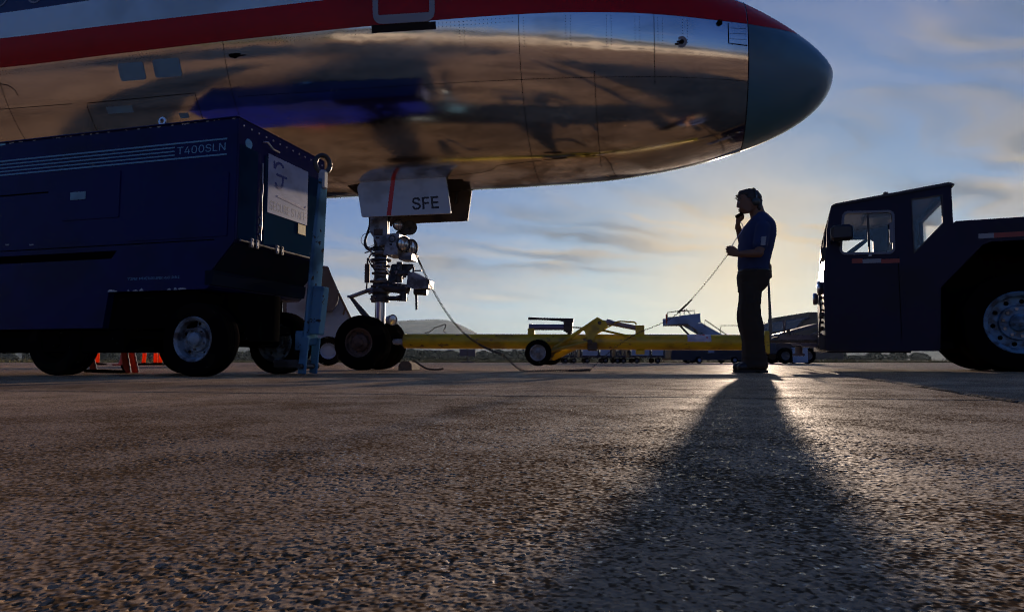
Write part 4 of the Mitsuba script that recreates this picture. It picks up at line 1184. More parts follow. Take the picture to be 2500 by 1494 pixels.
# ------------------------------------------------------------------ blue ground-power / air-start cart on the left
C0 = at(570, 700, 5.10)
FG = Frame(C0[0], C0[1], 15.5)
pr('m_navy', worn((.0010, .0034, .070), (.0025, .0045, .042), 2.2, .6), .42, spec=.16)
matt('m_navy_end', worn((.012, .036, .070), (.008, .020, .040), 2.6, .7))  # same navy, lightened by the mirrored blue painted into this matt colour
matt('m_navy_lip', worn((.010, .016, .030), (.016, .018, .022), 3.5, .8))
pr('m_cyan_print', (.10, .27, .40), .5)
pr('m_dot', (.16, .42, .55), .35)
matt('m_bar_blue', worn((.085, .20, .31), (.04, .09, .14), 5, .7, rust=(.04, .035, .035)))
pr('m_rim_blue', worn((.20, .27, .32), (.05, .05, .055), 16, .9), .45)
pr('m_chip', worn((.30, .34, .36), (.5, .5, .5), 20, .5), .5)
pr('m_sign_white', worn((.34, .38, .50), (.25, .28, .38), 7, .6), .32)
pr('m_sign_blue', (.02, .04, .20), .4)
pr('m_sign_grey', (.16, .18, .22), .4)
pr('m_yellow_tag', (.45, .30, .03), .45)
G = FG.px


def c3(x, y, v):
    u, z = G(x, y, v)
    return np.array([u, v, z])


def plate(pts, v, t, mat, parent, **kw):
    """thin plate on the near side, standing proud of v by t"""
    return obj(kw.pop('name'), prism(pts, v - t, v + .001), mat, parent, FG, **kw)


WID = 1.24
cart = thing('power_cart', 'large navy blue ground power cart with raised towing bar and white stripes', 'ground power unit')
uT, zT = G(581, 287.5, 0)
zS = G(567, 589, 0)[1]
uB, zB = G(515, 661, 0)
zK = G(505, 705, 0)[1]
uL = -3.35
uF = G(265, 713, 0)[0]
zF = G(234, 801, 0)[1]
# side skin: cut-away corner at lower right, skirt stepping down at the left
side = sg.Polygon([(uL, zT), (uT, zT), (uT, zS), (uB, zB), (uB - .012, zK + .02), (uB - .04, zK), (uF, zK), (uF - .045, zF), (uL, zF)])
body = prism(side, 0.0, WID)
obj('body', body, 'm_navy', cart, FG, smooth=False)
# end face: framed panel, hinged lower flap, lip
e = .006


def end_plate(v0, v1, z0, z1, t=.006, u=None):
    u = uT if u is None else u
    return box([u + t / 2, (v0 + v1) / 2, (z0 + z1) / 2], (t, v1 - v0, z1 - z0), min(.003, t * .4))


def slanted(v0, v1, t0, t1, off=.004, th=.006):
    """a sheet on the undercut lower flap, between two fractions of its height"""
    a = np.array([uT, zS]); b = np.array([uB, zB])
    p, q = a + (b - a) * t0, a + (b - a) * t1
    n = np.array([b[1] - a[1], -(b[0] - a[0])]); n = n / np.linalg.norm(n)
    if n[0] < 0: n = -n
    pts = [p + n * off, q + n * off, q + n * (off + th), p + n * (off + th)]
    return prism(sg.Polygon(pts).buffer(0), v0, v1)


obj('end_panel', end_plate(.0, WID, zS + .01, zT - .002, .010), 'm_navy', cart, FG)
obj('end_door', end_plate(.33, WID - .035, zS + .02, zT - .20, .022), 'm_navy_end', cart, FG, label='matt door in the end of the cart with mirrored blue put into its colour')
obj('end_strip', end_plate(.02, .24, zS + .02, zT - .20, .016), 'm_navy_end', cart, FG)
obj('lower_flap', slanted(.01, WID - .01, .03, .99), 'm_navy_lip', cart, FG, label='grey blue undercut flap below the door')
obj('end_lip', prism(sg.Polygon([(uB - .05, zB + .004), (uB + .028, zB + .004), (uB + .028, zB - .03), (uB + .012, zK + .03), (uB - .05, zK + .03)]), -.004, WID + .01), 'm_navy_lip', cart, FG)
obj('hinge_rod', cyl([uT + .03, .03, zS + .012], [uT + .03, WID - .03, zS + .012], .009, n=10), 'm_steel', cart, FG)
hz = zS + .012
for k, v in enumerate((.17, .235, .50, .565, 1.17)):
    obj('hinge', [box([uT + .026, v, hz], (.03, .035, .075), .005), cyl([uT + .036, v, hz + .022], [uT + .046, v, hz + .022], .007, n=8), cyl([uT + .036, v, hz - .022], [uT + .046, v, hz - .022], .007, n=8)], 'm_steel', cart, FG)
obj('door_rod', [cyl([uT + .028, .285, zS + .05], [uT + .028, .285, zT - .28], .007, n=8)], 'm_steel', cart, FG)
for z in (zS + .10, zS + .17, zS + .235):
    obj('latch_knob', lathe([(.010, 0), (.013, .008), (.009, .016), (.001, .018)], [uT + .010, .29, z], [1, 0, 0], 12), 'm_chrome', cart, FG)
rv = []
for v in np.linspace(.06, WID - .05, 13):
    rv.append(lathe([(.009, 0), (.007, .005), (.001, .006)], [uT + .010, v, zT - .045], [1, 0, 0], 8))
for v in np.linspace(.05, WID - .05, 9):
    rv.append(lathe([(.007, 0), (.006, .004), (.001, .005)], [uT + .010, v, zS + .10], [1, 0, 0], 8))
obj('rivets', rv, 'm_chrome', cart, FG, kind='stuff')
obj('end_grab_handle', tube([[uT + .012, .30, zT - .10], [uT + .05, .31, zT - .10], [uT + .055, .37, zT - .14], [uT + .055, .46, zT - .14], [uT + .012, .47, zT - .14]], .008, 8), 'm_chrome', cart, FG)
# white sign with logo and words
sv0, sv1, sz0, sz1 = .36, .94, zT - .66, zT - .175
sgk = obj('sign', end_plate(sv0, sv1, sz0, sz1, .004, uT + .0225), 'm_sign_white', cart, FG, label='white company sign with blue initials over two words')
us = uT + .0275


def on_end(poly2, mat, name):
    """flat print on the sign: polygon in (fraction across, fraction up)"""
    m = extrude(poly2, .0012)
    x, y, z = m.vertices.T
    m.vertices = np.stack([us + z, sv0 + x * (sv1 - sv0), sz0 + y * (sz1 - sz0)], 1)
    obj(name, m, mat, sgk, FG, smooth=False)


arc = lambda cx, cy, r, a0, a1: [(cx + r * math.cos(math.radians(a)) * .85, cy + r * math.sin(math.radians(a))) for a in np.linspace(a0, a1, 16)]
gl_ = so.unary_union([sg.LineString(arc(.26, .78, .13, 45, 170)).buffer(.022), sg.LineString([(.13, .80), (.13, .90)]).buffer(.018), sg.LineString([(.20, .70), (.42, .70)]).buffer(.022), sg.LineString([(.34, .70), (.34, .55)]).buffer(.020), sg.LineString(arc(.25, .57, .09, 200, 350)).buffer(.02)])
on_end(gl_, 'm_sign_blue', 'initials')
on_end(sg.Polygon([(.20, .32), (.24, .345), (.92, .30), (.95, .34), (.97, .34), (.96, .27), (.90, .265), (.22, .315)]), 'm_sign_blue', 'swoosh')
tx = lettering('SECURE STAFF', 1.0, .0012)
ex = tx.bounds[1][0]
obj('words', place_text(tx, [us, sv0 + .025, sz0 + .03], [0, (sv1 - sv0 - .05) / ex, 0], [0, 0, .075]), 'm_sign_grey', sgk, FG, smooth=False)
obj('yellow_tag', end_plate(.80, .92, zS + .20, zS + .29, .004, uT + .0225), 'm_yellow_tag', cart, FG)
# stripes and number on the side
zs = [G(520, y, 0)[1] for y in (342.5, 352, 362, 371.5, 380)]
uN0, uN1 = G(432, 360, 0)[0], G(551, 360, 0)[0]
for k, z in enumerate(zs):
    ue = uN1 + .012 if k in (0, 4) else uN0 - .018
    if k in (1, 2, 3): z = zs[0] + (zs[4] - zs[0]) * (k + .0) / 4
    obj('stripe', box([(uL + ue) / 2, -.002, z], (ue - uL, .003, .0125 if k in (0, 4) else .0105)), 'm_cyan_print', cart, FG, smooth=False)
tx = lettering('T400SLN', 1.0, .002)
ex = tx.bounds[1][0]
zn0, zn1 = zs[4] + .032, zs[0] - .030
obj('number', place_text(tx, [uN0, -.0015, zn0], [(uN1 - uN0) / ex, 0, 0], [0, 0, (zn1 - zn0)]), 'm_cyan_print', cart, FG, smooth=False)
tx = lettering('TIRE PRESSURE 60 PSI', 1.0, .002)
ex = tx.bounds[1][0]
u0_, u1_ = G(311, 680, 0)[0], G(438, 678, 0)[0]
obj('tyre_notice', place_text(tx, [u0_, -.001, G(375, 682, 0)[1]], [(u1_ - u0_) / ex, 0, 0], [0, 0, .019]), 'm_cyan_print', cart, FG, smooth=False)
# side doors, vents, handle, badge, reflectors
for n_, (xa, ya, xb, yb) in (('side_door', (150, 416, 296, 540)), ('side_door', (310, 420, 560, 590))):
    p0, p1 = G(xa, yb, 0), G(xb, ya, 0)
    obj(n_, prism(rrect(p0[0], p0[1], p1[0], p1[1], .012), -.007, .001), 'm_navy', cart, FG)
p0, p1 = G(0, 481, 0), G(118, 468, 0)
obj('slot_vent', prism(sg.box(p0[0] - .25, p0[1], p1[0], p1[1]), -.003, .001), 'm_black', cart, FG)
p0, p1 = G(174, 490, 0), G(212, 468, 0)
obj('paddle_latch', [prism(rrect(p0[0], p0[1], p1[0], p1[1], .006), -.012, .001)], 'm_panel_blue_grey', cart, FG)
bx = [sg.LineString([G(450, 477.5, 0), G(466, 475.5, 0), G(478, 474.8, 0), G(498, 472.0, 0)]).buffer(.0035), sg.LineString([G(464, 470, 0), G(465, 484, 0)]).buffer(.003), sg.LineString([G(474, 477, 0), G(490, 477, 0)]).buffer(.002)]
obj('emblem', prism(so.unary_union(bx), -.004, .001), 'm_frame_grey', cart, FG, smooth=False)
ck2 = G(538, 546, 0)
obj('reflector', lathe([(.001, .006), (.036, .006), (.041, 0)], [ck2[0], 0, ck2[1]], [0, -1, 0], 28), 'm_dot', cart, FG)
obj('reflector', lathe([(.001, .006), (.036, .006), (.041, 0)], [uT + .010, .125, zT - .17], [1, 0, 0], 28), 'm_dot', cart, FG)
for x in (18, 77):
    p = G(x, 598, 0)
    obj('warning_label', prism(rrect(p[0] - .02, p[1] - .006, p[0] + .022, p[1] + .006, .002), -.003, .001), 'm_frame_grey', cart, FG)
pz = G(5, 352, 0)
obj('warning_label', prism(rrect(pz[0] - .1, pz[1] - .014, pz[0] + .04, pz[1] + .012, .002), -.003, .001), 'm_dot', cart, FG)
p0, p1 = G(0, 645, 0), G(285, 612, 0)
obj('louvre_recess', prism(sg.Polygon([(uL, p0[1]), (uL, p1[1]), (p1[0], p1[1]), (p1[0] - .05, p0[1])]), -.002, .001), 'm_black', cart, FG, label='long black air slot low on the side')
obj('side_seam', prism(sg.box(uL, G(400, 592, 0)[1] - .004, uB + .02, G(400, 592, 0)[1] + .004), -.0015, .001), 'm_black', cart, FG)
# chipped paint along the bottom edge and the roof edge
rs = np.random.default_rng(8)
ch = []
for k in range(26):
    u = rs.choice([rs.uniform(uF, uF + .06), rs.uniform(uF + .03, uB - .05)])
    w_, h_ = rs.uniform(.006, .035), rs.uniform(.006, .026)
    ch.append(prism(sg.Polygon([(u + w_ * math.cos(t) * rs.uniform(.4, 1), zK + .001 + max(0, h_ * math.sin(t) * rs.uniform(.4, 1))) for t in np.linspace(0, math.pi, 7)]).convex_hull.buffer(.0008), -.0012, .0005))
for k in range(34):
    u = rs.uniform(-3.0, uT - .01)
    w_, h_ = rs.uniform(.004, .03), rs.uniform(.004, .014)
    ch.append(prism(sg.Polygon([(u + w_ * math.cos(t) * rs.uniform(.4, 1), zT - .001 - max(0, h_ * math.sin(t) * rs.uniform(.4, 1))) for t in np.linspace(0, math.pi, 7)]).convex_hull.buffer(.0008), -.0012, .0005))
obj('paint_chips', ch, 'm_chip', cart, FG, smooth=False, kind='stuff')
# roof details
obj('roof_edge', [box([(uL + uT) / 2, .0, zT + .006], (uT - uL + .01, .03, .012), .004), box([uT - .005, WID / 2, zT + .006], (.03, WID, .012), .004)], 'm_navy', cart, FG)
obj('lifting_eye', lathe([(.02, -.008), (.034, -.008), (.036, 0), (.034, .008), (.02, .008), (.02, -.008)], c3(397, 297, .01) + [0, 0, .0], [0, 1, 0], 20), 'm_chrome', cart, FG)
pu = G(168, 318, .1)
obj('filler_cap', [cyl([pu[0], .10, zT], [pu[0], .10, zT + .035], .06, n=24), cyl([pu[0], .10, zT + .035], [pu[0], .10, zT + .042], .045, n=24)], 'm_dot', cart, FG)
# chassis, axles, wheels
zc1, zc0 = zF + .02, G(60, 854, .1)[1]
obj('chassis_rail', box([(uL + uB - .30) / 2, .20, zF + .03], (uB - .30 - uL, .08, .12), .01), 'm_black', cart, FG)
obj('chassis_rail', box([(uL + uB - .30) / 2, WID - .20, zF + .03], (uB - .30 - uL, .08, .12), .01), 'm_black', cart, FG)
obj('underbody', box([(uL + uB) / 2 - .1, WID / 2, (zK + zF) / 2 + .0], (uB - .12 - uL, WID - .12, zK - zF + .02), .01), 'm_black', cart, FG)
zsk = G(255, 858, .07)[1]
obj('sill_box', box([(uL + G(296, 850, .07)[0]) / 2, .07 + .26, (zsk + zF) / 2], (G(296, 850, .07)[0] - uL, .5, zF - zsk + .01), .012), 'm_black', cart, FG)
z826 = G(350, 826, .15)[1]
obj('battery_box', box([(G(297, 826, .15)[0] + G(404, 826, .15)[0]) / 2, .15 + .35, (z826 + zF) / 2 + .02], (G(404, 826, .15)[0] - G(297, 826, .15)[0], .7, zF - z826 + .06), .012), 'm_black', cart, FG)
wf = c3(492, 829, .10)
Rw = wf[2]
for v in (.10, WID - .10):
    wheel(cart, [wf[0], v, Rw], Rw, .22, .165, FG, rim_mat='m_rim_blue', studs=5, hub=.34, dish=.32)
ur = G(141, 845, .10)[0]
for v, uo in ((.16, 0), (WID - .16, .46)):
    wheel(cart, [ur + uo, v, Rw], Rw, .22, .165, FG, rim_mat='m_black', studs=0, hole=False, hub=.34, dish=.32)
obj('axle', cyl([wf[0], .15, Rw], [wf[0], WID - .15, Rw], .05), 'm_black', cart, FG)
obj('axle', cyl([ur, .15, Rw], [ur + .46, WID - .15, Rw], .05), 'm_black', cart, FG)
obj('turntable', [cyl([wf[0], WID / 2, Rw], [wf[0], WID / 2, zK], .28, n=28), box([wf[0] + .02, WID / 2, Rw + .10], (.30, WID - .40, .08), .01)], 'm_black', cart, FG)
# raised towing bar with ring
vb = .66
b0, b1 = c3(756, 838, vb), c3(789, 425, vb)
mid = c3(778, 640, vb)
obj('towing_bar', [hull([(b0 + [0, -.075, 0], .018), (b0 + [0, .075, 0], .018), (mid + [-.02, -.075, 0], .016), (mid + [-.02, .075, 0], .016)], 8), hull([(mid + [-.02, -.075, 0], .016), (mid + [-.02, .075, 0], .016), (b1 + [0, -.045, -.06], .014), (b1 + [0, .045, -.06], .014)], 8),
     box((b0 * .6 + mid * .4) + [.05, 0, 0], (.10, .10, .40), .01, rotm([0, 1, 0], 6))], 'm_bar_blue', cart, FG, label='pale blue towing bar folded upright')
obj('bar_fork', [box(b0 + [.0, -.085, -.10], (.07, .022, .30), .005, rotm([0, 1, 0], 5)), box(b0 + [.0, .085, -.10], (.07, .022, .30), .005, rotm([0, 1, 0], 5))], 'm_bar_blue', cart, FG)
obj('bar_pivot', [cyl(b0 + [-.01, -.14, -.19], b0 + [-.01, .14, -.19], .022), box(b0 + [-.16, 0, -.17], (.30, .10, .07), .01)], 'm_gear_dark', cart, FG)
obj('bar_bracket', box(b0 + [-.05, -.03, .02], (.07, .12, .16), .008), 'm_bar_blue', cart, FG)
rc = c3(788, 401, vb)
g = np.linspace(0, 2 * np.pi, 41)
nrm = np.array([.75, -.66, 0]); ta = np.array([.66, .75, 0])
obj('towing_ring', tube(rc + .062 * (np.cos(g)[:, None] * ta + np.sin(g)[:, None] * np.array([0, 0, 1.18])), .020, 10), 'm_gear_dark', cart, FG, smooth=True)
obj('ring_shank', [box(b1 + [.0, 0, -.05], (.06, .07, .16), .012)], 'm_chip', cart, FG)
# ------------------------------------------------------------------ pushback tug on the right
T0 = at(2018, 800, 7.95)
FT = Frame(T0[0], T0[1], 22.0)
Tp = FT.px
pr('m_tug_navy', worn((.0009, .0018, .028), (.003, .0035, .017), 2, .6), .38, spec=.2)
pr('m_tug_trim', (.010, .010, .016), .4)
pr('m_window_rim', (.10, .12, .16), .4)
pr('m_tape_red', (.24, .018, .012), .35)
pr('m_tape_white', (.20, .22, .24), .35)
pr('m_seat', worn((.05, .035, .02), (.09, .065, .04), 20, .8), .85)
pr('m_rim_tug', worn((.09, .20, .30), (.03, .05, .07), 14, .8), .42)
scene['m_pane'] = {'type': 'thindielectric', 'int_ior': 1.52}


def t3(x, y, v):
    u, z = Tp(x, y, v)
    return np.array([u, v, z])


TW = 1.95
tug = thing('pushback_tug', 'dark navy aircraft tug with slanted cab roof and big wheel at right edge', 'tug')
uX = 4.6
q = lambda x, y: tuple(Tp(x, y, 0))
front = [q(2031, 501), q(2024, 527), q(2019, 558), q(2017.5, 604), q(2013, 639), q(2010, 690), q(2013, 760), q(2016, 857)]
zBt = Tp(2150, 856, 0)[1]
zDk = Tp(2400, 537, 0)[1]
arch = [q(2294, 857), q(2295, 701), q(2398, 596), q(2421, 588)]
zA_ = arch[-1][1]
uR, zR = Tp(2322, 450, 0)
side = sg.Polygon([(front[0][0], front[0][1])] + front[1:] + arch + [(uX, zA_), (uX, zDk)] + [q(2334, 540), q(2327, 545), (uR, zR - .02), q(2318, 449)]).buffer(0)
w1 = sg.Polygon([q(2061, 521), q(2178, 518), q(2180, 616), q(2054, 618)]).buffer(-.045).buffer(.045, quad_segs=6)
w2 = sg.Polygon([q(2225, 487), q(2299, 477), q(2302, 545), q(2232, 617)])
near = side.difference(w1).difference(w2)
obj('body_side', prism(near, 0, .05), 'm_tug_navy', tug, FT, smooth=False, label='near side of the tug with two window openings')
w2f = sg.Polygon([q(2225, 487), q(2299, 477), q(2302, 560), q(2240, 617)])
obj('body_side', prism(side.difference(w1).difference(w2f), TW - .05, TW), 'm_tug_navy', tug, FT, smooth=False)
cabR = uR - .02
# roof, floor, front and rear walls
rf0, rf1 = np.array(front[0]), np.array(q(2318, 449))
obj('roof', prism(sg.Polygon([rf0 + [-.0, .004], rf1 + [.0, .004], rf1 + [.045, -.02], rf1 + [.0, -.05], rf0 + [0, -.045]]), .05, TW - .05), 'm_tug_navy', tug, FT)
obj('roof_edge', prism(sg.Polygon([rf0 + [-.01, -.018], rf0 + [.03, .010], rf1 + [-.01, .014], rf1 + [.045, -.012], rf1 + [.035, -.035], rf1 + [0, -.018]]), -.025, TW + .025), 'm_tug_trim', tug, FT)
obj('roof_marker', box(t3(2162, 473, .05) + [0, 0, .0], (.05, .05, .03), .008), 'm_tug_trim', tug, FT)
fw = [np.array(p) for p in front]


def front_band(i0, i1, v0, v1, th=.04):
    pts = [fw[k] for k in range(i0, i1 + 1)]
    return prism(sg.Polygon(pts + [p + [th, 0] for p in pts[::-1]]).buffer(0), v0, v1)


obj('front_panel', front_band(3, 7, .05, TW - .05), 'm_tug_navy', tug, FT)
obj('front_pillar', [front_band(0, 3, .05, .12)], 'm_tug_navy', tug, FT)
obj('front_pillar', [front_band(0, 3, TW - .12, TW - .05)], 'm_tug_navy', tug, FT)
obj('front_pillar', [front_band(0, 3, TW / 2 - .03, TW / 2 + .03)], 'm_tug_navy', tug, FT)
obj('front_header', [front_band(0, 1, .12, TW - .12)], 'm_tug_navy', tug, FT)
for va, vb_ in ((.121, TW / 2 - .031), (TW / 2 + .031, TW - .121)):
    a, b = fw[1] + [.02, 0], fw[3] + [.02, 0]
    obj('windscreen', trimesh.Trimesh([[a[0], va, a[1]], [a[0], vb_, a[1]], [b[0], vb_, b[1]], [b[0], va, b[1]]], [[0, 1, 2], [0, 2, 3]], process=False), 'm_pane', tug, FT, smooth=False)
zSill = Tp(2130, 624, 0)[1]
# rear cab wall with window
zr0 = q(2334, 540)[1]
obj('rear_wall', [box([cabR, .11, (zr0 + zR) / 2], (.05, .12, zR - zr0), .004), box([cabR, TW - .11, (zr0 + zR) / 2], (.05, .12, zR - zr0), .004), box([cabR, TW / 2, zR - .06], (.05, TW - .34, .10), .004)], 'm_tug_navy', tug, FT)
obj('rear_window', trimesh.Trimesh([[cabR, .17, zr0 + .0], [cabR, TW - .17, zr0], [cabR, TW - .17, zR - .11], [cabR, .17, zR - .11]], [[0, 1, 2], [0, 2, 3]], process=False), 'm_pane', tug, FT, smooth=False)
obj('deck', box([(cabR + uX) / 2, TW / 2, zDk - .03], (uX - cabR, TW - .1, .06), .005), 'm_tug_navy', tug, FT)
obj('cab_floor', box([(fw[7][0] + uR) / 2, TW / 2, zBt + .06], (uR - fw[7][0] - .1, TW - .1, .08)), 'm_black', tug, FT)
obj('dashboard', box([fw[4][0] + .20, TW / 2, zSill - .10], (.34, TW - .12, .16), .03), 'm_tug_trim', tug, FT)
obj('cab_bulkhead', box([q(2240, 700)[0], TW / 2, (zBt + zSill - .12) / 2 + .05], (.05, TW - .1, zSill - zBt - .2), .005), 'm_black', tug, FT)
# window trims and panes, near side
pw = obj('cab_window', prism(w1.buffer(.022, quad_segs=8).difference(w1.buffer(-.004)), -.014, .0), 'm_window_rim', tug, FT, label='round cornered cab window in a pale rim')
pm = [(x, z) for x, z in w1.exterior.coords[:-1]]
cen = np.mean(pm, 0)
obj('pane', trimesh.Trimesh([[cen[0], .02, cen[1]]] + [[x, .02, z] for x, z in pm], [[0, 1 + k, 1 + (k + 1) % len(pm)] for k in range(len(pm))], process=False), 'm_pane', pw, FT, smooth=False)
x0_, z0_ = q(2122, 620); x1_, z1_ = q(2120, 520)
obj('divider', box([(x0_ + x1_) / 2, .022, (z0_ + z1_) / 2], (.022, .02, z1_ - z0_ + .01), .003), 'm_tug_trim', pw, FT)
a, b = q(2171, 545), q(2181, 594)
obj('side_deflector', box([(a[0] + b[0]) / 2, -.022, (a[1] + b[1]) / 2], (.045, .02, a[1] - b[1]), .006), 'm_window_rim', pw, FT)
rw = obj('quarter_window', prism(w2.buffer(.008).difference(w2.buffer(-.004)), -.010, .0), 'm_tug_trim', tug, FT)
pm = list(w2.exterior.coords[:-1]); cen = np.mean(pm, 0)
obj('pane', trimesh.Trimesh([[cen[0], .02, cen[1]]] + [[x, .02, z] for x, z in pm], [[0, 1 + k, 1 + (k + 1) % len(pm)] for k in range(len(pm))], process=False), 'm_pane', rw, FT, smooth=False)
# seat, steering wheel
su, sz = q(2150, 625)
obj('seat', [box([su + .10, .60, sz - .16], (.42, .46, .12), .04), box([su + .30, .60, sz + .14], (.12, .46, .62), .04, rotm([0, 1, 0], 10))], 'm_seat', tug, FT)
obj('seat', [box([su + .10, 1.45, sz - .16], (.42, .46, .12), .04), box([su + .30, 1.45, sz + .10], (.12, .46, .55), .04, rotm([0, 1, 0], 10))], 'm_seat', tug, FT)
g = np.linspace(0, 2 * np.pi, 33)
sc_ = t3(2082, 612, .6)
ax1, ax2 = np.array([0, 1.0, 0]), np.array([.80, 0, .60])
obj('steering_wheel', [tube(sc_ + .19 * (np.cos(g)[:, None] * ax1 + np.sin(g)[:, None] * ax2), .016, 8), cyl(sc_, sc_ + [-.16, 0, -.25], .022), cyl(sc_ - ax1 * .18, sc_ + ax1 * .18, .012)], 'm_black', tug, FT, smooth=True)
obj('roof_console', box(t3(2140, 535, .9), (.30, .5, .06), .01), 'm_tug_trim', tug, FT)
obj('fire_bottle', cyl(t3(2196, 600, 1.5), t3(2196, 560, 1.5), .08), 'm_seat', tug, FT)
# mirror
mv = -.16
ma, mb = t3(2029, 589, mv), t3(2081, 548, mv)
mk = obj('wing_mirror', [box((ma + mb) / 2, (mb[0] - ma[0], .12, mb[2] - ma[2]), .03)], 'm_tug_trim', tug, FT)
obj('mirror_arm', [tube([t3(2030, 594, -.02), t3(2028, 586, -.08), t3(2042, 588, mv), t3(2052, 592, -.02)], .009, 7), cyl(t3(2046, 560, mv), t3(2050, 600, -.01), .010)], 'm_tug_trim', mk, FT)
obj('mirror_face', box([mb[0] + .001, mv + .0, (ma[2] + mb[2]) / 2], (.006, .09, .14), .002), 'm_panel_blue_grey', mk, FT)
# tapes
def tape(x0, x1, y0, y1, mat, d=.0025):
    a, b = q(x0, y1), q(x1, y0)
    obj('reflective_tape', prism(sg.box(a[0], a[1], b[0], b[1]), -d, .0), mat, tug, FT, smooth=False)


tape(2080, 2106, 631, 643.5, 'm_tape_red'); tape(2106, 2151, 631, 643.5, 'm_tape_white'); tape(2151, 2196, 631, 643.5, 'm_tape_red')
a, b = q(2389, 583), q(2426, 569)
obj('reflective_tape', prism(sg.box(a[0], a[1], b[0], b[1]), -.003, 0), 'm_tape_white', tug, FT, smooth=False)
obj('reflective_tape', prism(sg.box(b[0], a[1], b[0] + .55, b[1]), -.003, 0), 'm_tape_red', tug, FT, smooth=False)
obj('door_latch', box(t3(2124, 624, -.012), (.035, .02, .012), .003), 'm_chrome', tug, FT)
du0, dz0 = q(2200, 850); du1, dz1 = q(2222, 640)
obj('door_gap', prism(sg.box(q(2196, 700)[0] - .004, zBt + .12, q(2196, 700)[0] + .004, zSill - .02), -.0015, 0), 'm_black', tug, FT)
obj('pillar_recess', prism(sg.box(q(2212, 700)[0], zBt + .25, q(2243, 700)[0], zSill - .10), -.0015, 0), 'm_tug_navy', tug, FT)
obj('fender_rim', prism(sg.LineString([q(2294, 850), q(2295, 701), q(2398, 596), q(2421, 588), (uX, zA_)]).buffer(.008, cap_style='flat'), -.004, .04), 'm_tug_navy', tug, FT)
# wheel house and wheels
obj('wheel_house', [box([(q(2296, 700)[0] + uX) / 2 + .02, .92, zA_ / 2 + .25], (uX - q(2296, 700)[0] - .02, .06, zA_ - .30), .01), box([(q(2420, 700)[0] + uX) / 2, .5, zA_ + .02], (uX - q(2420, 700)[0], .85, .03), .005)], 'm_black', tug, FT)
wcT = t3(2492, 787, .02)
RT2 = wcT[2]
wheel(tug, [wcT[0], .20, RT2], RT2, .36, .318, FT, rim_mat='m_rim_tug', studs=10, hub=.30, dish=.22, n=64)
wheel(tug, [wcT[0], .58, RT2], RT2, .34, .318, FT, rim_mat='m_black', studs=0, hole=False, n=64)
wheel(tug, [wcT[0], TW - .20, RT2], RT2, .36, .318, FT, rim_mat='m_rim_tug', studs=10, hub=.30, dish=.22, n=48)
obj('axle', cyl([wcT[0], .5, RT2], [wcT[0], TW - .3, RT2], .10), 'm_black', tug, FT)
obj('underframe', box([1.9, TW / 2, zBt + .10], (3.0, .8, .16), .02), 'm_black', tug, FT)
# front furniture
hb = obj('front_bumper', [box([fw[6][0] - .03, TW / 2, zBt + .10], (.08, TW - .1, .18), .01)], 'm_tug_trim', tug, FT)
for v in (.20, TW - .20):
    c = np.array([fw[5][0] - .03, v, Tp(2010, 700, 0)[1]])
    hl = obj('headlight', lathe([(.06, .06), (.075, .02), (.085, 0), (.085, -.02), (.072, -.03)], c, [1, 0, 0], 24), 'm_chrome', tug, FT)
    obj('lens', lathe([(.072, -.018), (.05, -.03), (.001, -.036)], c, [1, 0, 0], 24), 'm_lens', hl, FT, smooth=True)
obj('lamp_shroud', box(t3(2011, 622, .30), (.07, .30, .13), .012), 'm_tug_trim', tug, FT)
fr_b = []
rs = np.random.default_rng(3)
for k in range(9):
    y = 712 + 15 * k
    c = t3(2004 + rs.uniform(-1, 4), y, .25 + rs.uniform(-.1, .2))
    fr_b.append(box(c, rs.uniform(.02, .06, 3), .006, rotm(rs.normal(size=3), rs.uniform(0, 40))))
fr_b.append(tube([t3(2008, 705, .2), t3(2001, 730, .2), t3(2004, 760, .2), t3(2001, 800, .2), t3(2004, 830, .2), t3(2010, 850, .2)], .012, 6, spline=30))
obj('front_hoses', fr_b, 'm_tug_trim', tug, FT, kind='stuff')
obj('front_step', [box(t3(2006, 770, .35), (.07, .4, .05), .01), box(t3(2004, 846, .35), (.10, .45, .05), .01)], 'm_tug_trim', tug, FT)
pr('m_hitch', worn((.10, .10, .14), (.05, .05, .06), 8, .7), .45)
vh = .50
ht = obj('hitch', prism(sg.Polygon([tuple(Tp(x, y, vh)) for x, y in ((1957, 819), (2010, 817), (2012, 845), (1988, 848), (1957, 846))]), vh, vh + .30), 'm_hitch', tug, FT)
obj('hitch_jaw', prism(sg.Polygon([tuple(Tp(x, y, vh)) for x, y in ((1898, 829), (1904, 820), (1930, 817), (1958, 817), (1958, 842), (1935, 843), (1930, 837), (1900, 835))]), vh + .04, vh + .26), 'm_hitch', ht, FT)
obj('hitch_pin', [cyl(t3(1914, 836, vh + .15), t3(1914, 812, vh + .15), .028), cyl(t3(1924, 817, vh + .1), t3(1924, 803, vh + .1), .022), cyl(t3(1935, 817, vh + .2), t3(1935, 806, vh + .2), .012)], 'm_hitch', ht, FT)
hq = [t3(x, y, vh + .15) for x, y in ((1914, 812), (1913, 790), (1911, 783), (1913, 781), (1917, 784), (1916, 812))]
obj('release_handle', tube(hq, .007, 7), 'm_hitch', ht, FT, smooth=True)
obj('hitch_stay', [cyl(t3(1978, 819, vh + .1), t3(2008, 806, .5), .008), cyl(t3(1950, 846, vh + .2), t3(1950, 864, vh + .2), .045), box(t3(1950, 866, vh + .2), (.14, .16, .03), .005)], 'm_hitch', ht, FT)
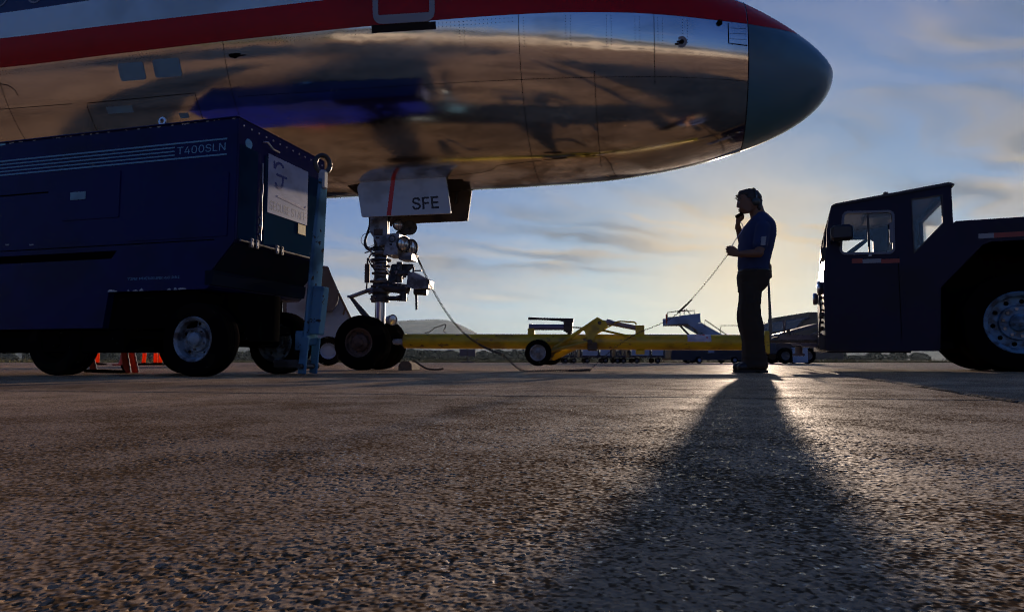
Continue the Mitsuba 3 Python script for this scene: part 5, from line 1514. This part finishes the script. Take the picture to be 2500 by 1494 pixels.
# ------------------------------------------------------------------ things farther out on the apron
scene['m_orange'] = {'type': 'principledthin', 'base_color': {'type': 'rgb', 'value': [.95, .16, .03]}, 'roughness': .5, 'diff_trans': 1.1}
pr('m_orange_dark', (.42, .04, .015), .45)
pr('m_pale_sky_tint', worn((.22, .32, .46), (.15, .21, .30), 1.5, .6), .5)  # white panels, blue sky light put into the base colour
pr('m_grey_mid', worn((.07, .075, .085), (.04, .042, .05), 2, .6), .5)
pr('m_steel_pole', (.10, .08, .06), .5)
pr('m_cart_dark', worn((.018, .020, .035), (.03, .028, .03), 2, .5), .6)
pr('m_cart_panel', worn((.28, .34, .42), (.18, .22, .28), 2.5, .5), .5)
pr('m_chain', (.45, .30, .04), .5)
pr('m_far_wall', worn((.16, .12, .085), (.11, .085, .06), .3, .6), .8)


def small_wheel(parent, c, R, W, fr, rim='m_grey_mid'):
    wk = obj('wheel', lathe([(R * .55, -W / 2), (R * .9, -W / 2), (R, -W * .3), (R, W * .3), (R * .9, W / 2), (R * .55, W / 2)], c, [0, 1, 0], 24), 'm_rubber', parent, fr, smooth=40)
    obj('rim', lathe([(R * .56, -W * .42), (R * .4, -W * .2), (R * .16, -W * .25), (.001, -W * .3)], c, [0, 1, 0], 20), rim, wk, fr, smooth=40)


YS = 30.0
S0 = at(1700, 879, YS)[0]
FST = Frame(S0, YS, 4)
sp2 = lambda x, y, v=0.0: tuple(FST.px(x, y, v))
bs = thing('boarding_stairs', 'pale sky-tinted boarding stairs with railed platform standing far behind the tow bar', 'boarding stairs')
for v in (0, 1.25):
    obj('platform_panel', prism(sg.Polygon([sp2(1658, 771), sp2(1709, 765), sp2(1711, 787), sp2(1690, 790), sp2(1659, 791)]), v, v + .05), 'm_pale_sky_tint', bs, FST)
    obj('platform_panel', prism(sg.Polygon([sp2(1629, 774), sp2(1657.5, 772), sp2(1657.5, 791), sp2(1630, 793)]), v + .06, v + .10), 'm_pale_sky_tint', bs, FST)
    obj('flight_panel', prism(sg.Polygon([sp2(1678, 791), sp2(1703, 788), sp2(1716, 790), sp2(1850, 879 - 14), sp2(1812, 879 - 10)]), v + .02, v + .07), 'm_pale_sky_tint', bs, FST)
    obj('handrail', tube([[*sp2(1721, 798)[:1], v, sp2(1721, 798)[1]], [sp2(1721, 781)[0], v, sp2(1721, 781)[1]], [sp2(1766, 812)[0], v, sp2(1766, 812)[1]], [sp2(1850, 868)[0], v, sp2(1850, 868)[1]]], .022, 6), 'm_steel_pole', bs, FST)
    r = [(1629, 775), (1630, 763), (1660, 759), (1673, 758)] if v == 0 else [(1672, 770), (1673, 755), (1709, 753), (1709.5, 768)]
    obj('handrail', tube([[sp2(x, y)[0], v, sp2(x, y)[1]] for x, y in r], .022, 6), 'm_steel_pole', bs, FST)
obj('handrail', [tube([[sp2(x, y)[0], .6, sp2(x, y)[1]] for x, y in ((1766, 815), (1768, 793), (1800, 793), (1836, 793), (1838, 815))], .018, 6)], 'm_steel_pole', bs, FST)
obj('gate_frame', tube([[sp2(x, y)[0], .3, sp2(x, y)[1]] for x, y in ((1673, 767), (1674, 755), (1679, 754), (1688, 766))], .02, 6), 'm_steel_pole', bs, FST)
obj('end_post', box([sp2(1627.5, 780)[0], .04, sp2(1627.5, 778)[1]], (.05, .08, .42), .01), 'm_orange_dark', bs, FST)
obj('platform_floor', box([(sp2(1630, 791)[0] + sp2(1705, 791)[0]) / 2, .66, sp2(1660, 791)[1]], (sp2(1705, 791)[0] - sp2(1630, 791)[0], 1.15, .07), .01), 'm_grey_mid', bs, FST)
for i in range(8):
    tt_ = (i + .5) / 8
    pa, pb = np.array(sp2(1708, 790)), np.array(sp2(1838, 868))
    q_ = pa + (pb - pa) * tt_
    obj('tread', box([q_[0], .66, q_[1] - .12], (.26, 1.13, .03)), 'm_grey_mid', bs, FST)
obj('base_frame', box([(sp2(1665, 870)[0] + sp2(1840, 870)[0]) / 2, .66, .32], (sp2(1840, 870)[0] - sp2(1665, 870)[0], 1.2, .12), .02), 'm_grey_mid', bs, FST)
for x in (1690, 1668):
    obj('support_leg', [cyl([sp2(x, 790)[0], .3 + .7 * (x < 1680), sp2(x, 790)[1]], [sp2(1740, 868)[0], .3 + .7 * (x < 1680), .35], .045)], 'm_grey_mid', bs, FST)
for x in (1690, 1825):
    for v in (.05, 1.27):
        small_wheel(bs, [sp2(x, 870)[0], v, .2], .2, .14, FST)
# stairs tractor, white with sky blue put into its paint, just behind the cart's towing bar
YV = 15.6
vx = lambda x, y: at(x, y, YV)
FS = Frame(vx(800, 880)[0], YV, -14)


def s2(x, y, v=0.0):
    return tuple(FS.px(x, y, v))


st = thing('stairs_truck', "pale stairs truck with slanted side seen between the cart's towing bar and nose wheel", 'stairs truck')
obj('side_skirt', prism(sg.Polygon([s2(700, 640), s2(800, 650), s2(822, 700), s2(854, 774), s2(846, 792), s2(834, 836), s2(806, 845), s2(790, 830), s2(772, 845), s2(700, 845)]), 0, .05), 'm_pale_sky_tint', st, FS)
obj('body_core', prism(sg.Polygon([s2(690, 648), s2(796, 656), s2(818, 708), s2(846, 776), s2(832, 838), s2(690, 846)]), .055, 1.9), 'm_grey_mid', st, FS)
obj('side_box', prism(sg.Polygon([s2(770, 648, -.4), s2(802, 652, -.4), s2(826, 716, -.4), s2(825, 738, -.4), s2(811, 758, -.4), s2(770, 762, -.4)]), -.4, -.005), 'm_grey_mid', st, FS)
obj('rail', [cyl([*s2(827, 716)[:1], -.02, s2(827, 716)[1]], [s2(856, 776)[0], -.02, s2(856, 776)[1]], .022, n=8), cyl([s2(826, 712)[0], -.02, s2(826, 712)[1]], [s2(818, 706)[0], .02, s2(818, 706)[1]], .022, n=8)], 'm_steel_pole', st, FS)
obj('rail_post', cyl([s2(843, 752)[0], -.02, s2(843, 752)[1]], [s2(838, 768)[0], .0, s2(838, 768)[1]], .018, n=8), 'm_steel_pole', st, FS)
Rr = .33
for x in (802, 660):
    small_wheel(st, [s2(x, 858)[0], -.03, Rr], Rr, .26, FS, 'm_pale_sky_tint')
    small_wheel(st, [s2(x, 858)[0], 1.8, Rr], Rr, .26, FS)
# row of baggage carts and a dolly
YC = 27.0
cx0 = at(1372, 880, YC)[0]
labs = ['leftmost dark open baggage cart, just right of the tow bar wheel', 'baggage cart with two pale panels, left of the pair under the tow bar', 'open dark baggage cart between the two pale panelled carts', 'baggage cart with two pale panels, right of the pair under the tow bar']
spans = [(1374, 1416), (1417, 1502), (1503, 1536), (1537, 1632)]
for k, (xa, xb) in enumerate(spans):
    a, b = at(xa, 880, YC)[0], at(xb, 880, YC)[0]
    fr = Frame(a, YC + .3 * k * 0, 0)
    L = b - a - .12
    ct = thing('baggage_cart', labs[k], 'baggage cart', 'baggage carts standing in a row')
    obj('deck', box([L / 2, .75, .27], (L, 1.45, .07), .01), 'm_cart_dark', ct, fr)
    obj('roof', box([L / 2, .75, 1.04], (L, 1.5, .06), .01), 'm_cart_dark', ct, fr)
    obj('end_wall', box([.03, .75, .66], (.05, 1.4, .72), .005), 'm_cart_dark', ct, fr)
    obj('end_wall', box([L - .03, .75, .66], (.05, 1.4, .72), .005), 'm_cart_dark', ct, fr)
    if k in (1, 3):
        m_ = L * (.57 if k == 1 else .58)
        obj('side_panel', box([m_ / 2 + .03, .02, .50], (m_ - .12, .03, .40), .004), 'm_cart_panel', ct, fr)
        obj('side_panel', box([(m_ + L) / 2, .02, .50], (L - m_ - .16, .03, .40), .004), 'm_cart_panel', ct, fr)
        obj('post', box([m_ + .0, .02, .66], (.05, .05, .72), .004), 'm_cart_dark', ct, fr)
    else:
        obj('post', box([L * .45, .02, .66], (.05, .05, .72), .004), 'm_cart_dark', ct, fr)
        obj('net', [cyl([L * t, .05, .3], [L * t, .05, 1.0], .012, n=6) for t in (.2, .32, .62, .78)], 'm_cart_dark', ct, fr, kind='stuff')
    for u_ in (.22 * L, .80 * L):
        for v in (.12, 1.35):
            small_wheel(ct, [u_, v, .11], .11, .09, fr)
    obj('drawbar', cyl([L, .75, .25], [L + .14, .75, .22], .025, n=8), 'm_cart_dark', ct, fr)
# long dark generator trailer
a, b = at(1640, 880, YC)[0], at(1905, 880, YC)[0]
fr = Frame(a, YC, 0)
L = b - a
gt = thing('generator_trailer', 'long low dark trailer with two pale wheels behind the right end of tow bar', 'trailer')
obj('body', prism(sg.Polygon([(0, .20), (.05, .95), (.25, 1.04), (L - .3, 1.04), (L, .9), (L, .20), (L - .15, .12), (.1, .12)]), .1, 1.7), 'm_cart_dark', gt, fr)
obj('name_plate', box([at(1738, 858, YC)[0] - a, .095, .46], (.24, .02, .09), .002), 'm_pale_sky_tint', gt, fr)
for x in (1706.7, 1793):
    for v in (.02, 1.7):
        small_wheel(gt, [at(x, 876, YC)[0] - a, v, .13], .13, .16, fr, 'm_pale_sky_tint')
obj('side_door', box([L * .35, .095, .62], (1.1, .012, .5), .003), 'm_cart_dark', gt, fr)
obj('side_door', box([L * .62, .095, .62], (1.0, .012, .5), .003), 'm_cart_dark', gt, fr)
# loader and dark service vehicle near the hitch
YL = 24.0
a = at(1895, 880, YL)[0]
fr = Frame(a, YL, 4)
bl = thing('belt_loader', 'dark low belt loader standing behind the tug hitch', 'belt loader')
w_ = at(1990, 880, YL)[0] - a
obj('body', prism(sg.Polygon([(0, .35), (0, .70), (.25, .72), (.30, .95), (.55, 1.05), (.95, 1.0), (1.05, .62), (w_, .58), (w_, .30)]), 0, 1.5), 'm_cart_dark', bl, fr)
obj('belt', prism(sg.Polygon([(.2, 1.05), (w_ + .2, 1.42), (w_ + .2, 1.30), (.2, .95)]), .35, 1.2), 'm_grey_mid', bl, fr)
for u_ in (.3, w_ - .3):
    for v in (0, 1.5):
        small_wheel(bl, [u_, v, .28], .28, .18, fr)
wt = thing('crate', 'small pale boxy crate on the apron beyond the tug hitch', 'crate')
cq = at(1968, 879, 22.0)
fr = Frame(cq[0] - .2, 22.0, 0)
obj('box', box([.1, .2, .27], (.36, .36, .46), .02), 'm_pale_sky_tint', wt, fr)
obj('lid', box([.1, .2, .515], (.40, .40, .03), .008), 'm_pale_sky_tint', wt, fr)
# hangar on the far right, light masts, fence
YH = 150.0
hq = lambda x, y: at(x, y, YH)
pts = [hq(1938, 879), hq(1938, 806), hq(1944, 800), hq(1957, 784), hq(1972, 777), hq(1974.5, 776), hq(1974.5, 762), hq(1998, 762), hq(1998, 770), hq(2040, 772), hq(2060, 800), hq(2060, 879)]
hg = thing('terminal_building', 'brown gabled terminal building in haze beyond the tug front', 'building')
fr = Frame(0, YH, 0)
obj('wall', prism(sg.Polygon([(p[0], max(p[2], 0)) for p in pts]), 0, 24), 'm_far_wall', hg, fr)
r_ = sg.LineString([(p[0], p[2]) for p in pts[1:6]]).buffer(.22, cap_style='flat')
obj('roof_edge', prism(r_, -.6, 24.5), 'm_cart_dark', hg, fr)
for x0, x1, y0, y1 in ((1942, 1952, 795, 803), (1953, 1960, 789, 796)):
    pa, pb = hq(x0, y1), hq(x1, y0)
    wd_ = obj('window', prism(sg.Polygon([(pa[0], pa[2]), (pb[0], pa[2] + .5), (pb[0], pb[2] + .2), (pa[0], pb[2] - .6)]), -.12, -.02), 'm_glass_dark', hg, fr)
YM = 60.0
for nm, x, ytop, yb, r0, r1, lab in (('light_mast', 1884.5, 640, 879, .20, .055, 'tall tapering light mast rising right behind the worker'), ('flag_pole', 1869.5, 786, 879, .045, .02, 'thin short pole just behind the knees of the worker')):
    p = at(x, 879, YM)
    k = thing(nm, lab, 'pole')
    zt2_ = at(x, ytop, YM)[2]
    obj('shaft', cyl([p[0], YM, 0], [p[0] - (.10 if r0 > .1 else 0), YM, zt2_], r0, r1, n=14), 'm_steel_pole', k)
    obj('base_plate', cyl([p[0], YM, 0], [p[0], YM, .12], r0 * 1.7, n=14), 'm_steel_pole', k)
YF = 58.0
fa, fb_ = at(1888, 879, YF)[0], at(1900, 879, YF)[0]
fe = thing('fence', 'short wire fence panel at the foot of the light mast', 'fence')
zt3 = at(1890, 821, YF)[2]
obj('rail', cyl([fa - 1, YF, zt3], [fb_ + 1, YF, zt3], .025, n=6), 'm_steel_pole', fe)
for u in np.linspace(fa - 1, fb_ + 1, 7):
    obj('post', cyl([u, YF, 0], [u, YF, zt3], .03, n=6), 'm_steel_pole', fe)
# taxiway sign
YG = 34.0
sa, sb = at(1121, 869.5, YG), at(1161, 852, YG)
sgn = thing('airfield_sign', 'blank two panelled airfield sign on one post in the distance', 'sign')
fr = Frame(sa[0], YG, 0, 0)
wS, z0, z1 = sb[0] - sa[0], sa[2], sb[2]
obj('panel', box([wS * .25, 0, (z0 + z1) / 2], (wS * .47, .04, z1 - z0), .004), 'm_grey_mid', sgn, fr)
obj('panel', box([wS * .76, 0, (z0 + z1) / 2], (wS * .47, .04, z1 - z0), .004), 'm_grey_mid', sgn, fr)
obj('post', cyl([wS * .52, .05, 0], [wS * .52, .05, z1 + .02], .035, n=8), 'm_steel_pole', sgn, fr)
obj('foot', box([wS * .52, .05, .03], (.7, .3, .06), .01), 'm_steel_pole', sgn, fr)
# orange posts with chain, cone, trestle under the cart
YO = 17.0
opos = []
for k, (x, lean) in enumerate(((351, .05), (369.5, 0), (391, .04), (225.5, .03), (317, .02))):
    p = at(x, 879, YO)
    o = thing('delineator_post', ('orange delineator post, left of the chained trio', 'orange delineator post in the middle of the chained trio', 'orange delineator post, right of the chained trio', 'orange delineator post nearest the rear wheel of the blue cart', 'orange delineator post just left of the chained trio, behind the trestle')[k], 'delineator')
    fr = Frame(p[0], YO + .2 * (k % 2), 0)
    obj('post', cyl([0, 0, .04], [lean, 0, 1.05], .046, .042, n=18), 'm_orange', o, fr)
    obj('base', lathe([(.22, 0), (.22, .03), (.12, .055), (.05, .06), (.001, .06)], [0, 0, 0], [0, 0, 1], 20), 'm_rubber', o, fr)
    for z in (.35, .72):
        obj('band', cyl([lean * z, 0, z - .05], [lean * z, 0, z + .05], .0475, n=18, cap=False), 'm_tape_white', o, fr)
    opos.append(np.array([p[0] + lean, YO + .2 * (k % 2), .98]))
ch = thing('barrier_chain', 'yellow plastic chain looped between the orange posts', 'chain')
for j, (a, b, sag) in enumerate(((4, 0, .34), (0, 1, .42), (1, 2, .66), (0, 1, .60))):
    t = np.linspace(0, 1, 24)
    pth = opos[a][None] * (1 - t[:, None]) + opos[b][None] * t[:, None]
    pth[:, 2] -= sag * 4 * t * (1 - t)
    pth[:, 1] -= .05 + .02 * j
    obj('loop', tube(pth, .012, 6), 'm_chain', ch, smooth=True)
p = at(306, 879, 16.4)
cn = thing('traffic_cone', 'dull red traffic cone with pale collar between the trestle legs', 'cone')
fr = Frame(p[0], 16.4, 0)
obj('cone', lathe([(.15, .03), (.115, .16), (.03, .70), (.001, .705)], [0, 0, 0], [0, 0, 1], 24), 'm_orange_dark', cn, fr)
obj('collar', lathe([(.101, .24), (.071, .42)], [0, 0, 0], [0, 0, 1], 24), 'm_tape_white', cn, fr)
obj('base', box([0, 0, .018], (.40, .40, .036), .01), 'm_orange_dark', cn, fr)
YT = 6.75
tr_ = thing('trestle', 'dark folding trestle with sloping red legs under the blue cart', 'trestle')
fr = Frame(at(260, 879, YT)[0], YT, 6)
tp = lambda x, y, v=0.0: np.array([fr.px(x, y, v)[0], v, max(fr.px(x, y, v)[1], .008)])
for (xa, ya, xb, yb, v) in ((296, 815, 310, 910, 0), (311, 815, 330, 911, .12), (213, 840, 228, 903, .05)):
    a, b = tp(xa, ya, v), tp(xb, yb, v)
    d = b - a
    lg = obj('leg', tm(hull([(a + [-.02, 0, 0], .012), (a + [.02, 0, 0], .012), (b + [-.02, 0, 0], .012), (b + [.02, 0, 0], .012)], 8)), 'm_orange_dark', tr_, fr)
    obj('edge_strip', cyl(a + [.036, .0, 0], b + [.036, .0, 0], .006, n=8), 'm_tape_white', lg, fr)
obj('foot_bar', hull([(tp(208, 905), .016), (tp(306, 907), .016)], 8), 'm_rubber', tr_, fr)
obj('foot_bar', hull([(tp(206, 890), .014), (tp(208, 905), .016)], 8), 'm_rubber', tr_, fr)
obj('foot_bar', hull([(tp(298, 894), .014), (tp(306, 907), .016)], 8), 'm_rubber', tr_, fr)
obj('top_rail', hull([(tp(205, 818, .06), .02), (tp(325, 815, .06), .02)], 8), 'm_rubber', tr_, fr)
# dry grass along the edge of the apron
rs = np.random.default_rng(21)


def apron_edge(x):
    e_ = np.array([(-260, 42), (-60, 38), (-10, 36), (30, 35), (60, 34), (260, 30)])
    return np.interp(x, e_[:, 0], e_[:, 1])


pr('m_grass', mikit.proc(lambda p, n, uv: mikit.mix((.075, .085, .025), (.26, .20, .08), mikit.noise(p.x * 2.1, p.y * 2.1, 0))), .9, spec=.1)
N = 26000
gx = rs.uniform(-42, 46, N)
gy = apron_edge(gx) + .05 + rs.gamma(1.2, 5.0, N)
dens = meshkit.fbm(np.stack([gx * .5, gy * .5, gx * 0], -1), 3, 4)
keep = dens > .40
gx, gy, dens = gx[keep], gy[keep], dens[keep]
hgt = rs.uniform(.06, .20, len(gx)) * (.5 + 1.6 * (dens - .4) * 3)
ang = rs.uniform(0, np.pi, len(gx))
lx, ly = rs.normal(0, .35, len(gx)) * hgt, rs.normal(0, .35, len(gx)) * hgt
wv = .010 + .008 * rs.random(len(gx))
b1 = np.stack([gx - wv * np.cos(ang), gy - wv * np.sin(ang), -.03 + 0 * gx], -1)
b2 = np.stack([gx + wv * np.cos(ang), gy + wv * np.sin(ang), -.03 + 0 * gx], -1)
tp_ = np.stack([gx + lx, gy + ly, hgt], -1)
V = np.stack([b1, b2, tp_], 1).reshape(-1, 3)
k = obj('grass', trimesh.Trimesh(V, np.arange(len(V)).reshape(-1, 3), process=False), 'm_grass', smooth=False)
labels[k] = {'label': 'dry grass growing along the far edge of the apron', 'category': 'grass', 'kind': 'stuff'}

# terminal added out of view behind the camera, for the fuselage to mirror
FTB = Frame(-60, -95, 0)
tb = thing('terminal_building', 'long pale terminal added unseen behind the camera, mirrored in the polished fuselage', 'building')
pr('m_added_term_wall', worn((.42, .38, .32), (.33, .30, .26), .3, .5), .7)
pr('m_added_term_roof', worn((.06, .08, .11), (.05, .06, .08), .3, .5), .6)
obj('wall', box([60, -9, 3.4], (116, 16, 6.8)), 'm_added_term_wall', tb, FTB)
obj('roof', prism(sg.Polygon([(0, 6.8), (120, 6.8), (112, 9.6), (8, 9.6)]), -18.5, 1.2), 'm_added_term_roof', tb, FTB)
for i in range(22):
    obj('window', box([6 + 5.1 * i, -.95, 2.6 + 0 * i], (3.4, .2, 2.6)), 'm_glass_dark', tb, FTB)
